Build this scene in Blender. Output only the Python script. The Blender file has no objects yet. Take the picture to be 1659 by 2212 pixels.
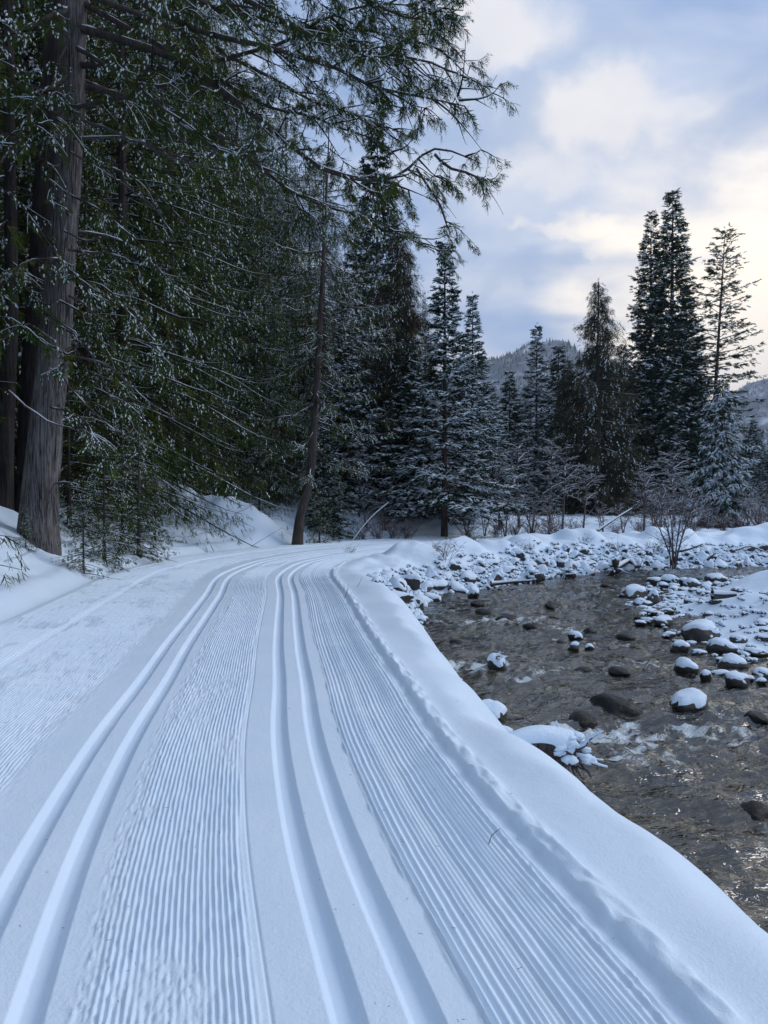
import bpy, math, random
import numpy as np
from mathutils import Vector, Matrix, noise as mnoise

# ------------------------------------------------------------------ camera
scene = bpy.context.scene
COL = scene.collection
PITCH = math.radians(-1.17)
CAMZ = 1.45
cam_data = bpy.data.cameras.new('camera')
cam = bpy.data.objects.new('camera', cam_data)
COL.objects.link(cam)
scene.camera = cam
cam.location = (0, 0, CAMZ)
cam.rotation_euler = (math.radians(90) + PITCH, 0, 0)
cam_data.sensor_fit = 'VERTICAL'
cam_data.sensor_height = 34.6
cam_data.lens = 26.0
cam_data.clip_start = 0.05
cam_data.clip_end = 9000

# ------------------------------------------------------------------ sky and sun
SUN_EL, SUN_AZ = math.radians(34), math.radians(72)      # azimuth clockwise from +Y
world = bpy.data.worlds.new('World')
scene.world = world
world.use_nodes = True
W = world.node_tree
W.nodes.clear()
def wn(t, **k):
    n = W.nodes.new(t)
    for a, b in k.items(): setattr(n, a, b)
    return n
def wl(a, b): W.links.new(a, b)
w_out = wn('ShaderNodeOutputWorld'); w_bg = wn('ShaderNodeBackground')
w_bg.inputs['Strength'].default_value = 0.1
wl(w_bg.outputs[0], w_out.inputs[0])
sky = wn('ShaderNodeTexSky', sky_type='NISHITA', sun_disc=False)
sky.sun_elevation = SUN_EL; sky.sun_rotation = SUN_AZ
sky.air_density = 1.0; sky.dust_density = 0.6; sky.ozone_density = 2.0; sky.altitude = 800
tc = wn('ShaderNodeTexCoord')
sep = wn('ShaderNodeSeparateXYZ'); wl(tc.outputs['Generated'], sep.inputs[0])
def wm(op, a, b=None, c=None, clamp=False):
    n = wn('ShaderNodeMath', operation=op); n.use_clamp = clamp
    for i, v in enumerate((a, b, c)):
        if v is None: continue
        if isinstance(v, (int, float)): n.inputs[i].default_value = v
        else: wl(v, n.inputs[i])
    return n.outputs[0]
def wmix(f, a, b):
    n = wn('ShaderNodeMix', data_type='RGBA')
    if isinstance(f, (int, float)): n.inputs[0].default_value = f
    else: wl(f, n.inputs[0])
    for i, v in ((6, a), (7, b)):
        if isinstance(v, tuple): n.inputs[i].default_value = (*v, 1)
        else: wl(v, n.inputs[i])
    return n.outputs[2]
def wramp(v, a, b, lo=0.0, hi=1.0):
    n = wn('ShaderNodeMapRange', interpolation_type='SMOOTHSTEP')
    wl(v, n.inputs[0])
    for i, q in enumerate((a, b, lo, hi)): n.inputs[i + 1].default_value = q
    return n.outputs[0]
zc = wm('MAXIMUM', sep.outputs[2], 0.0)
zz = wm('ADD', zc, 0.22)
cx = wm('DIVIDE', sep.outputs[0], zz); cy = wm('DIVIDE', sep.outputs[1], zz)
cmb = wn('ShaderNodeCombineXYZ'); wl(cx, cmb.inputs[0]); wl(cy, cmb.inputs[1])
def wnoise(scale, detail, rough=0.5, dist=0.0, off=(0, 0, 0), sc=(1, 1, 1), vec=None):
    m = wn('ShaderNodeMapping'); m.inputs['Location'].default_value = off; m.inputs['Scale'].default_value = sc
    wl(vec or cmb.outputs[0], m.inputs[0])
    n = wn('ShaderNodeTexNoise'); n.inputs['Scale'].default_value = scale
    n.inputs['Detail'].default_value = detail; n.inputs['Roughness'].default_value = rough
    n.inputs['Distortion'].default_value = dist
    wl(m.outputs[0], n.inputs['Vector']); return n.outputs[0]
n_big = wnoise(1.1, 5, 0.5, 0.4, (3.1, 1.7, 0), (1.0, 0.8, 1))
n_mid = wnoise(3.2, 6, 0.52, 0.3, (0.4, 7.7, 0), (0.8, 1.1, 1))
n_soft = wnoise(1.7, 3, 0.5, 0.2, (9.3, 2.2, 0))
cover = wramp(wm('ADD', wm('MULTIPLY', n_big, 0.55), wm('MULTIPLY', n_mid, 0.45)), 0.36, 0.56)
# veil of grey-lavender cloud over the clear sky
nish = wmix(1.0, sky.outputs[0], sky.outputs[0])
blue = wmix(0.7, nish, (2.7, 4.0, 6.7))
shade = wramp(wm('ADD', wm('MULTIPLY', n_soft, .5), wm('MULTIPLY', n_mid, .5)), 0.38, 0.60)
grey = wmix(shade, (3.9, 5.0, 7.2), (6.4, 6.9, 8.0))
base = wmix(wm('MULTIPLY', cover, 0.85), blue, grey)
# brighter, creamier clouds at a few places and towards the hidden sun
def wdir(vx, vy):
    d = Vector(((vx - 829.5) / 1661, 1.0, -(vy - 1072) / 1661)); d.normalize(); return d
n_vec = wn('ShaderNodeTexNoise'); n_vec.inputs['Scale'].default_value = 6.5; n_vec.inputs['Detail'].default_value = 7; n_vec.inputs['Roughness'].default_value = 0.55
wl(tc.outputs['Generated'], n_vec.inputs['Vector'])
vsub = wn('ShaderNodeVectorMath', operation='SUBTRACT'); wl(n_vec.outputs['Color'], vsub.inputs[0]); vsub.inputs[1].default_value = (.5, .5, .5)
vsc = wn('ShaderNodeVectorMath', operation='SCALE'); wl(vsub.outputs[0], vsc.inputs[0]); vsc.inputs['Scale'].default_value = 0.24
vadd = wn('ShaderNodeVectorMath', operation='ADD'); wl(tc.outputs['Generated'], vadd.inputs[0]); wl(vsc.outputs[0], vadd.inputs[1])
def blob(vx, vy, rx, ry, power):
    d = wdir(vx, vy)
    s = wn('ShaderNodeVectorMath', operation='SUBTRACT'); wl(vadd.outputs[0], s.inputs[0]); s.inputs[1].default_value = d
    m = wn('ShaderNodeVectorMath', operation='MULTIPLY'); wl(s.outputs[0], m.inputs[0]); m.inputs[1].default_value = (1661 / rx, 1661 / rx, 1661 / ry)
    l = wn('ShaderNodeVectorMath', operation='LENGTH'); wl(m.outputs[0], l.inputs[0])
    return wm('MULTIPLY', wramp(l.outputs['Value'], 1.15, 0.3), power)
bl = None
for b in ((1265, 270, 190, 85, .75), (1180, 370, 120, 60, .5), (1050, 60, 170, 90, .7), (1250, 500, 90, 34, .95), (1170, 525, 80, 22, .7),
          (1290, 560, 90, 28, .6), (1380, 360, 170, 80, .3), (1500, 250, 200, 60, .3), (950, 230, 100, 60, .35)):
    o = blob(*b)
    bl = o if bl is None else wm('MAXIMUM', bl, o)
base = wmix(bl, base, (8.8, 8.4, 8.1))
# blue gaps
gp = None
for b in ((1130, 250, 75, 120, .75), (1000, 330, 130, 130, .6), (1640, 130, 130, 160, .6), (1020, 560, 130, 60, .45), (1150, 640, 170, 40, .5), (1250, 120, 150, 70, .4)):
    o = blob(*b)
    gp = o if gp is None else wm('MAXIMUM', gp, o)
base = wmix(gp, base, (3.7, 4.7, 6.5))
sd = Vector((math.sin(SUN_AZ) * math.cos(SUN_EL), math.cos(SUN_AZ) * math.cos(SUN_EL), math.sin(SUN_EL)))
gd = Vector((0.52, 1.0, 0.19)).normalized()
dt = wn('ShaderNodeVectorMath', operation='DOT_PRODUCT'); wl(tc.outputs['Generated'], dt.inputs[0]); dt.inputs[1].default_value = gd
glow = wramp(wm('ADD', dt.outputs['Value'], wm('MULTIPLY', wm('SUBTRACT', n_mid, 0.5), 0.06)), 0.955, 0.998)
base = wmix(wm('MULTIPLY', glow, 0.95), base, (12.8, 11.4, 9.4))
hz = wramp(sep.outputs[2], 0.28, 0.02)
base = wmix(wm('MULTIPLY', hz, 0.35), base, (7.2, 7.3, 8.0))
wl(base, w_bg.inputs[0])

sun_d = bpy.data.lights.new('sun', 'SUN'); sun_d.energy = 1.15; sun_d.angle = math.radians(24)
sun_d.color = (1.0, 0.96, 0.92)
sun = bpy.data.objects.new('sun', sun_d); COL.objects.link(sun)
sun.rotation_euler = (-sd).to_track_quat('-Z', 'Y').to_euler()

scene.view_settings.view_transform = 'Standard'
scene.view_settings.look = 'None'
scene.view_settings.gamma = 1.0
scene.view_settings.exposure = 0.34
scene.view_settings.use_curve_mapping = False

# ------------------------------------------------------------------ helpers
FOC = 1661.0
def at(vx, vy, z=0.0):
    """world point at height z seen in the photograph at (vx, vy) of its 1659-pixel-wide view"""
    c, s = math.cos(PITCH), math.sin(PITCH)
    dx = (vx - 829.5) / FOC; dv = -(vy - 1106) / FOC
    y = c - s * dv; zz = s + c * dv
    t = (z - CAMZ) / zz
    return Vector((dx * t, y * t, z))
def atd(vx, vy, Y):
    c, s = math.cos(PITCH), math.sin(PITCH)
    dx = (vx - 829.5) / FOC; dv = -(vy - 1106) / FOC
    y = c - s * dv; zz = s + c * dv
    t = Y / y
    return Vector((dx * t, Y, CAMZ + zz * t))

def mesh_np(name, V, F, mats, mi=None, smooth=True, attrs=None):
    """F: list of (n,k) int arrays (k = 3 or 4) or a single array"""
    if not isinstance(F, (list, tuple)): F = [F]
    F = [f for f in F if len(f)]
    me = bpy.data.meshes.new(name)
    V = np.ascontiguousarray(V, dtype=np.float32)
    me.vertices.add(len(V)); me.vertices.foreach_set('co', V.ravel())
    tot = sum(f.size for f in F); npoly = sum(len(f) for f in F)
    me.loops.add(tot); me.polygons.add(npoly)
    me.loops.foreach_set('vertex_index', np.concatenate([f.ravel() for f in F]).astype(np.int32))
    cnt = np.concatenate([np.full(len(f), f.shape[1], np.int32) for f in F])
    st = np.zeros(npoly, np.int32); st[1:] = np.cumsum(cnt)[:-1]
    me.polygons.foreach_set('loop_start', st)
    for m in (mats if isinstance(mats, (list, tuple)) else [mats]): me.materials.append(m)
    if mi is not None: me.polygons.foreach_set('material_index', np.asarray(mi, np.int32))
    me.polygons.foreach_set('use_smooth', np.full(npoly, bool(smooth)))
    if attrs:
        for k, a in attrs.items():
            at_ = me.attributes.new(k, 'FLOAT', 'POINT'); at_.data.foreach_set('value', np.ascontiguousarray(a, np.float32))
    me.update(calc_edges=True); me.validate()
    return me
def link(name, me, parent=None, loc=None, **props):
    o = bpy.data.objects.new(name, me); COL.objects.link(o)
    if parent is not None: o.parent = parent
    if loc is not None: o.location = loc
    for k, v in props.items(): o[k] = v
    return o
def grid_faces(nr, nc):
    i = np.arange(nr - 1)[:, None] * nc + np.arange(nc - 1)[None, :]
    return np.stack([i, i + 1, i + nc + 1, i + nc], -1).reshape(-1, 4)

_perm = np.random.RandomState(7).permutation(512).astype(np.int64)
_ga = np.random.RandomState(8).rand(512) * 2 * np.pi
_gx, _gy = np.cos(_ga), np.sin(_ga)
def perlin(x, y, seed=0):
    x = np.asarray(x, float) + seed * 17.31; y = np.asarray(y, float) + seed * 5.77
    xi = np.floor(x).astype(np.int64); yi = np.floor(y).astype(np.int64)
    xf = x - xi; yf = y - yi
    u = xf * xf * xf * (xf * (xf * 6 - 15) + 10); v = yf * yf * yf * (yf * (yf * 6 - 15) + 10)
    def g(ix, iy, dx, dy):
        h = _perm[(_perm[ix & 511] + iy) & 511]
        return _gx[h] * dx + _gy[h] * dy
    n00 = g(xi, yi, xf, yf); n10 = g(xi + 1, yi, xf - 1, yf)
    n01 = g(xi, yi + 1, xf, yf - 1); n11 = g(xi + 1, yi + 1, xf - 1, yf - 1)
    return ((n00 * (1 - u) + n10 * u) * (1 - v) + (n01 * (1 - u) + n11 * u) * v) * 1.5
def fbm(x, y, seed=0, octv=4, gain=0.5):
    t = 0; a = 1.0; f = 1.0
    for k in range(octv):
        t = t + a * perlin(np.asarray(x) * f, np.asarray(y) * f, seed + k * 3); a *= gain; f *= 2.03
    return t
def sst(x, a=0.0, b=1.0):
    t = np.clip((x - a) / (b - a), 0, 1); return t * t * (3 - 2 * t)

def spline(P, step):
    P = np.array(P, float)
    out = []
    n = len(P)
    for i in range(n - 1):
        p0 = P[max(i - 1, 0)]; p1 = P[i]; p2 = P[i + 1]; p3 = P[min(i + 2, n - 1)]
        m = max(2, int(np.ceil(np.linalg.norm(p2 - p1) / step)))
        t = (np.arange(m) / m)[:, None]
        out.append(0.5 * ((2 * p1) + (-p0 + p2) * t + (2 * p0 - 5 * p1 + 4 * p2 - p3) * t * t + (-p0 + 3 * p1 - 3 * p2 + p3) * t ** 3))
    out.append(P[-1:])
    return np.concatenate(out)
def sdist(x, y, P):
    """signed distance to an open polyline, positive to the left of its direction"""
    x = np.asarray(x, float).ravel(); y = np.asarray(y, float).ravel()
    A = P[:-1]; D = P[1:] - A; L2 = (D ** 2).sum(1) + 1e-12
    out = np.empty(len(x))
    ch = max(1, 4000000 // len(A))
    for s in range(0, len(x), ch):
        dx = x[s:s + ch, None] - A[None, :, 0]; dy = y[s:s + ch, None] - A[None, :, 1]
        t = np.clip((dx * D[:, 0] + dy * D[:, 1]) / L2, 0, 1)
        ex = dx - t * D[:, 0]; ey = dy - t * D[:, 1]
        d2 = ex * ex + ey * ey
        k = d2.argmin(1); r = np.arange(len(k))
        sg = D[k, 0] * dy[r, k] - D[k, 1] * dx[r, k]
        out[s:s + ch] = np.sqrt(d2[r, k]) * np.where(sg >= 0, 1, -1)
    return out

# ------------------------------------------------------------------ materials
def mat(name):
    m = bpy.data.materials.new(name); m.use_nodes = True
    nt = m.node_tree; b = nt.nodes['Principled BSDF']
    return m, nt, b
class NT:
    def __init__(s, nt): s.nt = nt
    def n(s, t, **k):
        q = s.nt.nodes.new(t)
        for a, b in k.items(): setattr(q, a, b)
        return q
    def l(s, a, b): s.nt.links.new(a, b)
    def tex(s, scale, detail=4, rough=0.5, vec=None, sc=(1, 1, 1), kind='Object', dist=0.0):
        m = s.n('ShaderNodeMapping'); m.inputs['Scale'].default_value = sc
        if vec is None:
            c = s.n('ShaderNodeTexCoord'); vec = c.outputs[kind]
        s.l(vec, m.inputs[0])
        q = s.n('ShaderNodeTexNoise'); q.inputs['Scale'].default_value = scale; q.inputs['Detail'].default_value = detail
        q.inputs['Roughness'].default_value = rough; q.inputs['Distortion'].default_value = dist
        s.l(m.outputs[0], q.inputs['Vector']); return q.outputs[0]
    def ramp(s, f, stops):
        r = s.n('ShaderNodeValToRGB')
        while len(r.color_ramp.elements) < len(stops): r.color_ramp.elements.new(0.5)
        for e, (p, c) in zip(r.color_ramp.elements, stops):
            e.position = p; e.color = (*c, 1) if len(c) == 3 else c
        s.l(f, r.inputs[0]); return r.outputs[0]
    def math(s, op, a, b=None):
        q = s.n('ShaderNodeMath', operation=op)
        for i, v in enumerate((a, b)):
            if v is None: continue
            if isinstance(v, (int, float)): q.inputs[i].default_value = v
            else: s.l(v, q.inputs[i])
        return q.outputs[0]
    def bump(s, h, dist, strength=1.0, prev=None):
        q = s.n('ShaderNodeBump'); q.inputs['Distance'].default_value = dist; q.inputs['Strength'].default_value = strength
        s.l(h, q.inputs['Height'])
        if prev is not None: s.l(prev, q.inputs['Normal'])
        return q.outputs[0]

SNOW_C = (0.79, 0.86, 0.93)
def snow_mat(name, grain=1.0, lump=1.0):
    m, nt, b = mat(name); t = NT(nt)
    g = t.n('ShaderNodeNewGeometry').outputs['Position']
    c = t.tex(1.2, 4, 0.55, vec=g)
    t.l(t.ramp(c, [(0.3, (0.66, 0.80, 0.94)), (0.7, (0.73, 0.85, 0.97))]), b.inputs['Base Color'])
    b.inputs['Roughness'].default_value = 0.62
    b.inputs['Specular IOR Level'].default_value = 0.25
    n1 = t.tex(11, 4, 0.6, vec=g); n2 = t.tex(90, 3, 0.7, vec=g)
    p = t.bump(n1, 0.012 * lump, 0.7)
    n3 = t.tex(32, 3, 0.65, vec=g); p = t.bump(n3, 0.0045 * lump + 0.001, 0.8, p)
    p = t.bump(n2, 0.0032 * grain, 0.8, p)
    t.l(p, b.inputs['Normal'])
    return m
M_SNOW = snow_mat('snow')
M_TRAIL = snow_mat('groomed_snow', 1.0, 0.35)
def flat_snow(name, c=(0.78, 0.85, 0.92)):
    m, nt, b = mat(name)
    b.inputs['Base Color'].default_value = (*c, 1); b.inputs['Roughness'].default_value = 0.6
    b.inputs['Specular IOR Level'].default_value = 0.2
    return m
M_SNOWF = flat_snow('branch_snow', (0.70, 0.79, 0.86))
def foliage_mat(name, a, b_, tip):
    m, nt, b = mat(name); t = NT(nt)
    g = t.n('ShaderNodeNewGeometry').outputs['Position']
    n = t.tex(1.3, 3, 0.6, vec=g); n2 = t.tex(14, 2, 0.6, vec=g)
    f = t.math('ADD', t.math('MULTIPLY', n, 0.6), t.math('MULTIPLY', n2, 0.4))
    t.l(t.ramp(f, [(0.36, a), (0.52, b_), (0.66, tip)]), b.inputs['Base Color'])
    b.inputs['Roughness'].default_value = 0.7; b.inputs['Specular IOR Level'].default_value = 0.06
    return m
M_CEDAR = foliage_mat('cedar_foliage', (0.016, 0.040, 0.008), (0.048, 0.078, 0.015), (0.135, 0.110, 0.020))
M_FIR = foliage_mat('fir_foliage', (0.016, 0.034, 0.022), (0.030, 0.055, 0.034), (0.050, 0.075, 0.042))
M_RUST = foliage_mat('cone_laden_foliage', (0.026, 0.036, 0.022), (0.045, 0.046, 0.026), (0.085, 0.060, 0.038))
def bark_mat(name, a, b_, sc=(26, 26, 1.3), bd=0.02):
    m, nt, b = mat(name); t = NT(nt)
    n = t.tex(1.6, 6, 0.65, sc=sc, dist=0.6); n2 = t.tex(3.0, 4, 0.6, sc=(1, 1, 0.6))
    f = t.math('ADD', t.math('MULTIPLY', n, 0.7), t.math('MULTIPLY', n2, 0.3))
    t.l(t.ramp(f, [(0.40, a), (0.60, b_)]), b.inputs['Base Color'])
    b.inputs['Roughness'].default_value = 0.9; b.inputs['Specular IOR Level'].default_value = 0.1
    t.l(t.bump(n, bd, 0.9), b.inputs['Normal'])
    return m
M_BARK = bark_mat('cedar_bark', (0.030, 0.027, 0.027), (0.22, 0.205, 0.20), bd=0.04)
M_BARKD = bark_mat('dark_bark', (0.03, 0.024, 0.022), (0.11, 0.092, 0.085))
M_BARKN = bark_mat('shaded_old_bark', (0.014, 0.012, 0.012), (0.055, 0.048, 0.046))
M_TWIG = bark_mat('twig_bark', (0.022, 0.017, 0.015), (0.065, 0.052, 0.047), bd=0.002)
M_SHRUB = bark_mat('shrub_bark', (0.06, 0.047, 0.05), (0.15, 0.122, 0.13), bd=0.002)
M_RED = bark_mat('red_shrub_bark', (0.07, 0.036, 0.034), (0.15, 0.085, 0.08), bd=0.002)
def rock_mat(name, a, b_, c, rough):
    m, nt, b = mat(name); t = NT(nt)
    oi = t.n('ShaderNodeObjectInfo'); tcn = t.n('ShaderNodeTexCoord')
    va = t.n('ShaderNodeVectorMath', operation='ADD'); t.l(tcn.outputs['Object'], va.inputs[0]); t.l(oi.outputs['Location'], va.inputs[1])
    n = t.tex(3.0, 6, 0.6, vec=va.outputs[0]); n2 = t.tex(22, 4, 0.7, vec=va.outputs[0])
    f = t.math('ADD', t.math('ADD', t.math('MULTIPLY', n, 0.5), t.math('MULTIPLY', n2, 0.25)), t.math('MULTIPLY', oi.outputs['Random'], 0.25))
    t.l(t.ramp(f, [(0.32, a), (0.5, b_), (0.68, c)]), b.inputs['Base Color'])
    b.inputs['Roughness'].default_value = rough
    p = t.bump(n, 0.03, 0.6); p = t.bump(n2, 0.006, 0.8, p); t.l(p, b.inputs['Normal'])
    return m
M_ROCK = rock_mat('bank_rock', (0.016, 0.016, 0.017), (0.042, 0.039, 0.037), (0.10, 0.088, 0.078), 0.7)
M_WET = rock_mat('wet_rock', (0.003, 0.004, 0.005), (0.009, 0.009, 0.010), (0.022, 0.020, 0.017), 0.28)
M_WET.node_tree.nodes['Principled BSDF'].inputs['Specular IOR Level'].default_value = 0.3

# ------------------------------------------------------------------ plan of the place (metres)
T_PTS = [(2.0, -6.0), (1.55, -2.0), (1.22, 0.5), (0.92, 1.9), (.784, 2.58), (.665, 2.9), (.533, 3.55), (.421, 4.13), (.29, 4.85), (.11, 6.29), (-.02, 7.1),
         (-.27, 9.0), (-.60, 11.6), (-.90, 13.5), (-1.0, 15.0), (-.867, 16.8), (-.44, 18.3), (.195, 19.7), (1.24, 21.3), (2.48, 23.2), (4.2, 25.1),
         (7.6, 27.7), (12, 30.2), (20, 33), (40, 37)]
T_CURVE = spline(T_PTS, 0.12)
W_PTS = [(3.6, -6), (2.7, -2), (2.05, 0), (1.85, 2.4), (1.74, 3.3), (1.5, 4.2), (1.28, 5), (1.14, 6.3), (1.08, 7.5), (.90, 9), (.76, 11), (.62, 13), (.55, 15.2),
         (.92, 16.4), (1.35, 17.15), (2.06, 18.0), (3.1, 19.2), (4.3, 20.5), (6.35, 22.3), (8.75, 23.3), (11.9, 23.9), (20, 25), (40, 27), (90, 30)]
W_CURVE = spline(W_PTS, 0.25)
G_PTS = [(60, -8), (20, 0), (9, 5.2), (6.2, 7.4), (4.9, 8.7), (4.6, 9.9), (4.5, 10.6), (4.42, 11.3), (4.5, 12.2), (4.86, 13.1), (4.9, 14.4), (4.95, 15.6), (5.3, 16.7),
         (6.2, 18.2), (7.5, 19.4), (9.2, 20.4), (11, 21.4), (20, 22.6), (40, 24.4), (90, 27)]
G_CURVE = spline(G_PTS, 0.25)
TW = 4.05            # groomed width
WATER = -0.75

def land_side(x, y, u):
    """ground height left of / beyond the trail, v metres past its far edge"""
    v = np.maximum(u - TW, 0)
    right = sst(x, 0.5, 6.0)
    slope = 0.30 * (1 - right) + 0.035 * right
    z = 0.20 * sst(v, 0.0, 0.45) * (1 - 0.4 * right) + slope * np.maximum(v - 0.6, 0) * (1 - 0.6 * sst(v, 10, 60))
    z += 0.22 * sst(v, 0.5, 1.6) * (1 - right)
    z += sst(v, 0.1, 1.5) * (0.12 * fbm(x * 0.9, y * 0.9, 11, 3) + 0.045 * fbm(x * 3, y * 3, 12, 3))
    # ploughed mound beside the bend, hollow behind it, small humps
    for (mx, my, rx, ry, h) in ((-5.4, 22.9, 2.1, 1.1, .42), (-3.8, 22.5, 1.7, 0.8, 0.34), (-6.4, 25.0, 1.4, 1.2, -.7), (-6.8, 22.5, 1.3, 1.0, 0.3), (-6.3, 8.2, 1.6, 3.0, 0.22), (-9, 14, 3, 3, 0.4),
                                (0.2, 26.2, 1.4, 0.8, 0.3), (3.4, 30.0, 1.3, 1.0, 0.85), (-7.2, 17.2, 1.2, 1.1, 0.3)):
        z += h * np.exp(-(((x - mx) / rx) ** 2 + ((y - my) / ry) ** 2) ** 1.7) * sst(v, 0.0, 0.7) * (1 + .25 * perlin(x * 2, y * 2, 13))
    return z
def river_side(x, y, u, dW, dG):
    wid = 0.80 + 1.0 * sst(y, 12, 17) + 0.6 * sst(x, 3, 8)
    wob = 0.10 * perlin(x * 0.8, y * 0.8, 31) + 0.06 * perlin(x * 2.2, y * 2.2, 32)
    k = np.clip((dW + wob) / wid, 0, 1)
    z = -0.78 + 0.78 * (1 - (1 - k) ** 1.9)
    edge = sst(-u, 0.05, 0.5)
    bank = sst(k, 0.55, 1.0) * edge
    z += 0.030 * sst(-u, -0.02, 0.01) * sst(k, .4, .8)
    z += bank * (0.03 + 0.05 * perlin(x * 0.7, y * 0.7, 33))
    far = sst(y, 14, 17)
    hump = np.clip(fbm(x * 1.25, y * 1.25, 35, 2) * 0.9 + 0.5, 0, 1.2)
    z += far * 0.14 * hump * sst(k, 0.32, 0.58) * edge
    for (mx, my, rx, ry, h) in ((.95, 18.6, .75, .46, .20), (2.15, 20.5, .75, .45, .17), (0.45, 17.3, .42, .5, .12), (-.05, 15.6, .4, .8, .08), (3.1, 21.4, .6, .35, .14), (4.2, 22.4, .6, .4, .22), (6.3, 24.6, .8, .5, .25), (9.5, 25.6, .9, .6, .3), (13, 26.4, 1.2, .7, .3)):
        z += h * np.exp(-(((x - mx) / rx) ** 2 + ((y - my) / ry) ** 2) ** 2.6)
    z -= 0.35 * sst(-dW, 0.0, 1.0)
    # gravel bar with its snow mounds
    g = -0.80 + 0.26 * sst(dG, -0.1, 2.8) + 0.06 * fbm(x * 1.2, y * 1.2, 41, 2) * sst(dG, 0, 0.8)
    for (mx, my, rx, ry, h) in ((9.2, 15.8, 2.0, 1.1, .50), (8.5, 12.8, 2.1, 1.4, .50), (11.5, 14.5, 2.5, 3, .6), (7.4, 10.6, 1.2, 1.0, .22), (6.7, 14.6, .8, .5, .20)):
        r2 = ((x - mx) / rx) ** 2 + ((y - my) / ry) ** 2
        g += h * np.exp(-r2 ** 1.7) * (1 + 0.12 * perlin(x * 1.4, y * 1.4, 43))
    g -= 0.4 * sst(-dG, 0.0, 1.0)
    return np.maximum(z, g)
def height(x, y):
    x = np.asarray(x, float); y = np.asarray(y, float); sh = x.shape
    x = x.ravel(); y = y.ravel()
    u = sdist(x, y, T_CURVE); dW = sdist(x, y, W_CURVE); dG = -sdist(x, y, G_CURVE)
    L = land_side(x, y, u); R = river_side(x, y, u, dW, dG)
    und = 0.012 * perlin(x * 0.5, y * 0.5, 51)
    z = np.where(u >= 0, L, R) + und
    return z.reshape(sh), u.reshape(sh), dW.reshape(sh), dG.reshape(sh)
def ground_z(x, y): return float(height(np.array([x]), np.array([y]))[0][0])

# ------------------------------------------------------------------ snow ground
def axis(parts):
    out = [parts[0][0]]
    for a, b, st in parts:
        n = max(1, int(round((b - a) / st))); out += list(np.linspace(a, b, n + 1)[1:])
    return np.array(out)
def geo(a, s, end):
    o = []; v = a
    while abs(v - a) < end: v += s; s *= 1.22; o.append(v)
    return o
xs = np.concatenate([np.array(geo(-14, -0.6, 2500))[::-1], axis([(-14, -7.5, .25), (-7.5, -1, .13), (-1, 12, .1), (12, 22, .25)]), geo(22, 0.5, 2500)])
ys = np.concatenate([np.array(geo(-4, -0.6, 800))[::-1], axis([(-4, 1.5, .25), (1.5, 29, .1), (29, 40, .3)]), geo(40, 0.5, 3800)])
X, Y = np.meshgrid(xs, ys)
Z, U, DW, DG = height(X, Y)
sink = sst(np.minimum(U + 1.0, TW + 1.1 - U), 0.06, 0.35)
inrib = (Y < 27.5) & (Y > -3.5)
Z = Z - 0.13 * sink * inrib
far = sst(np.hypot(X, Y), 60, 300)
Z = Z * (1 - far) + far * (1.5 + 6 * fbm(X / 90, Y / 90, 61, 3))
g = link('snow_ground', mesh_np('snow_ground', np.stack([X, Y, Z], -1).reshape(-1, 3), grid_faces(len(ys), len(xs)), M_SNOW), kind='structure')
del X, Y, Z, U, DW, DG

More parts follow.
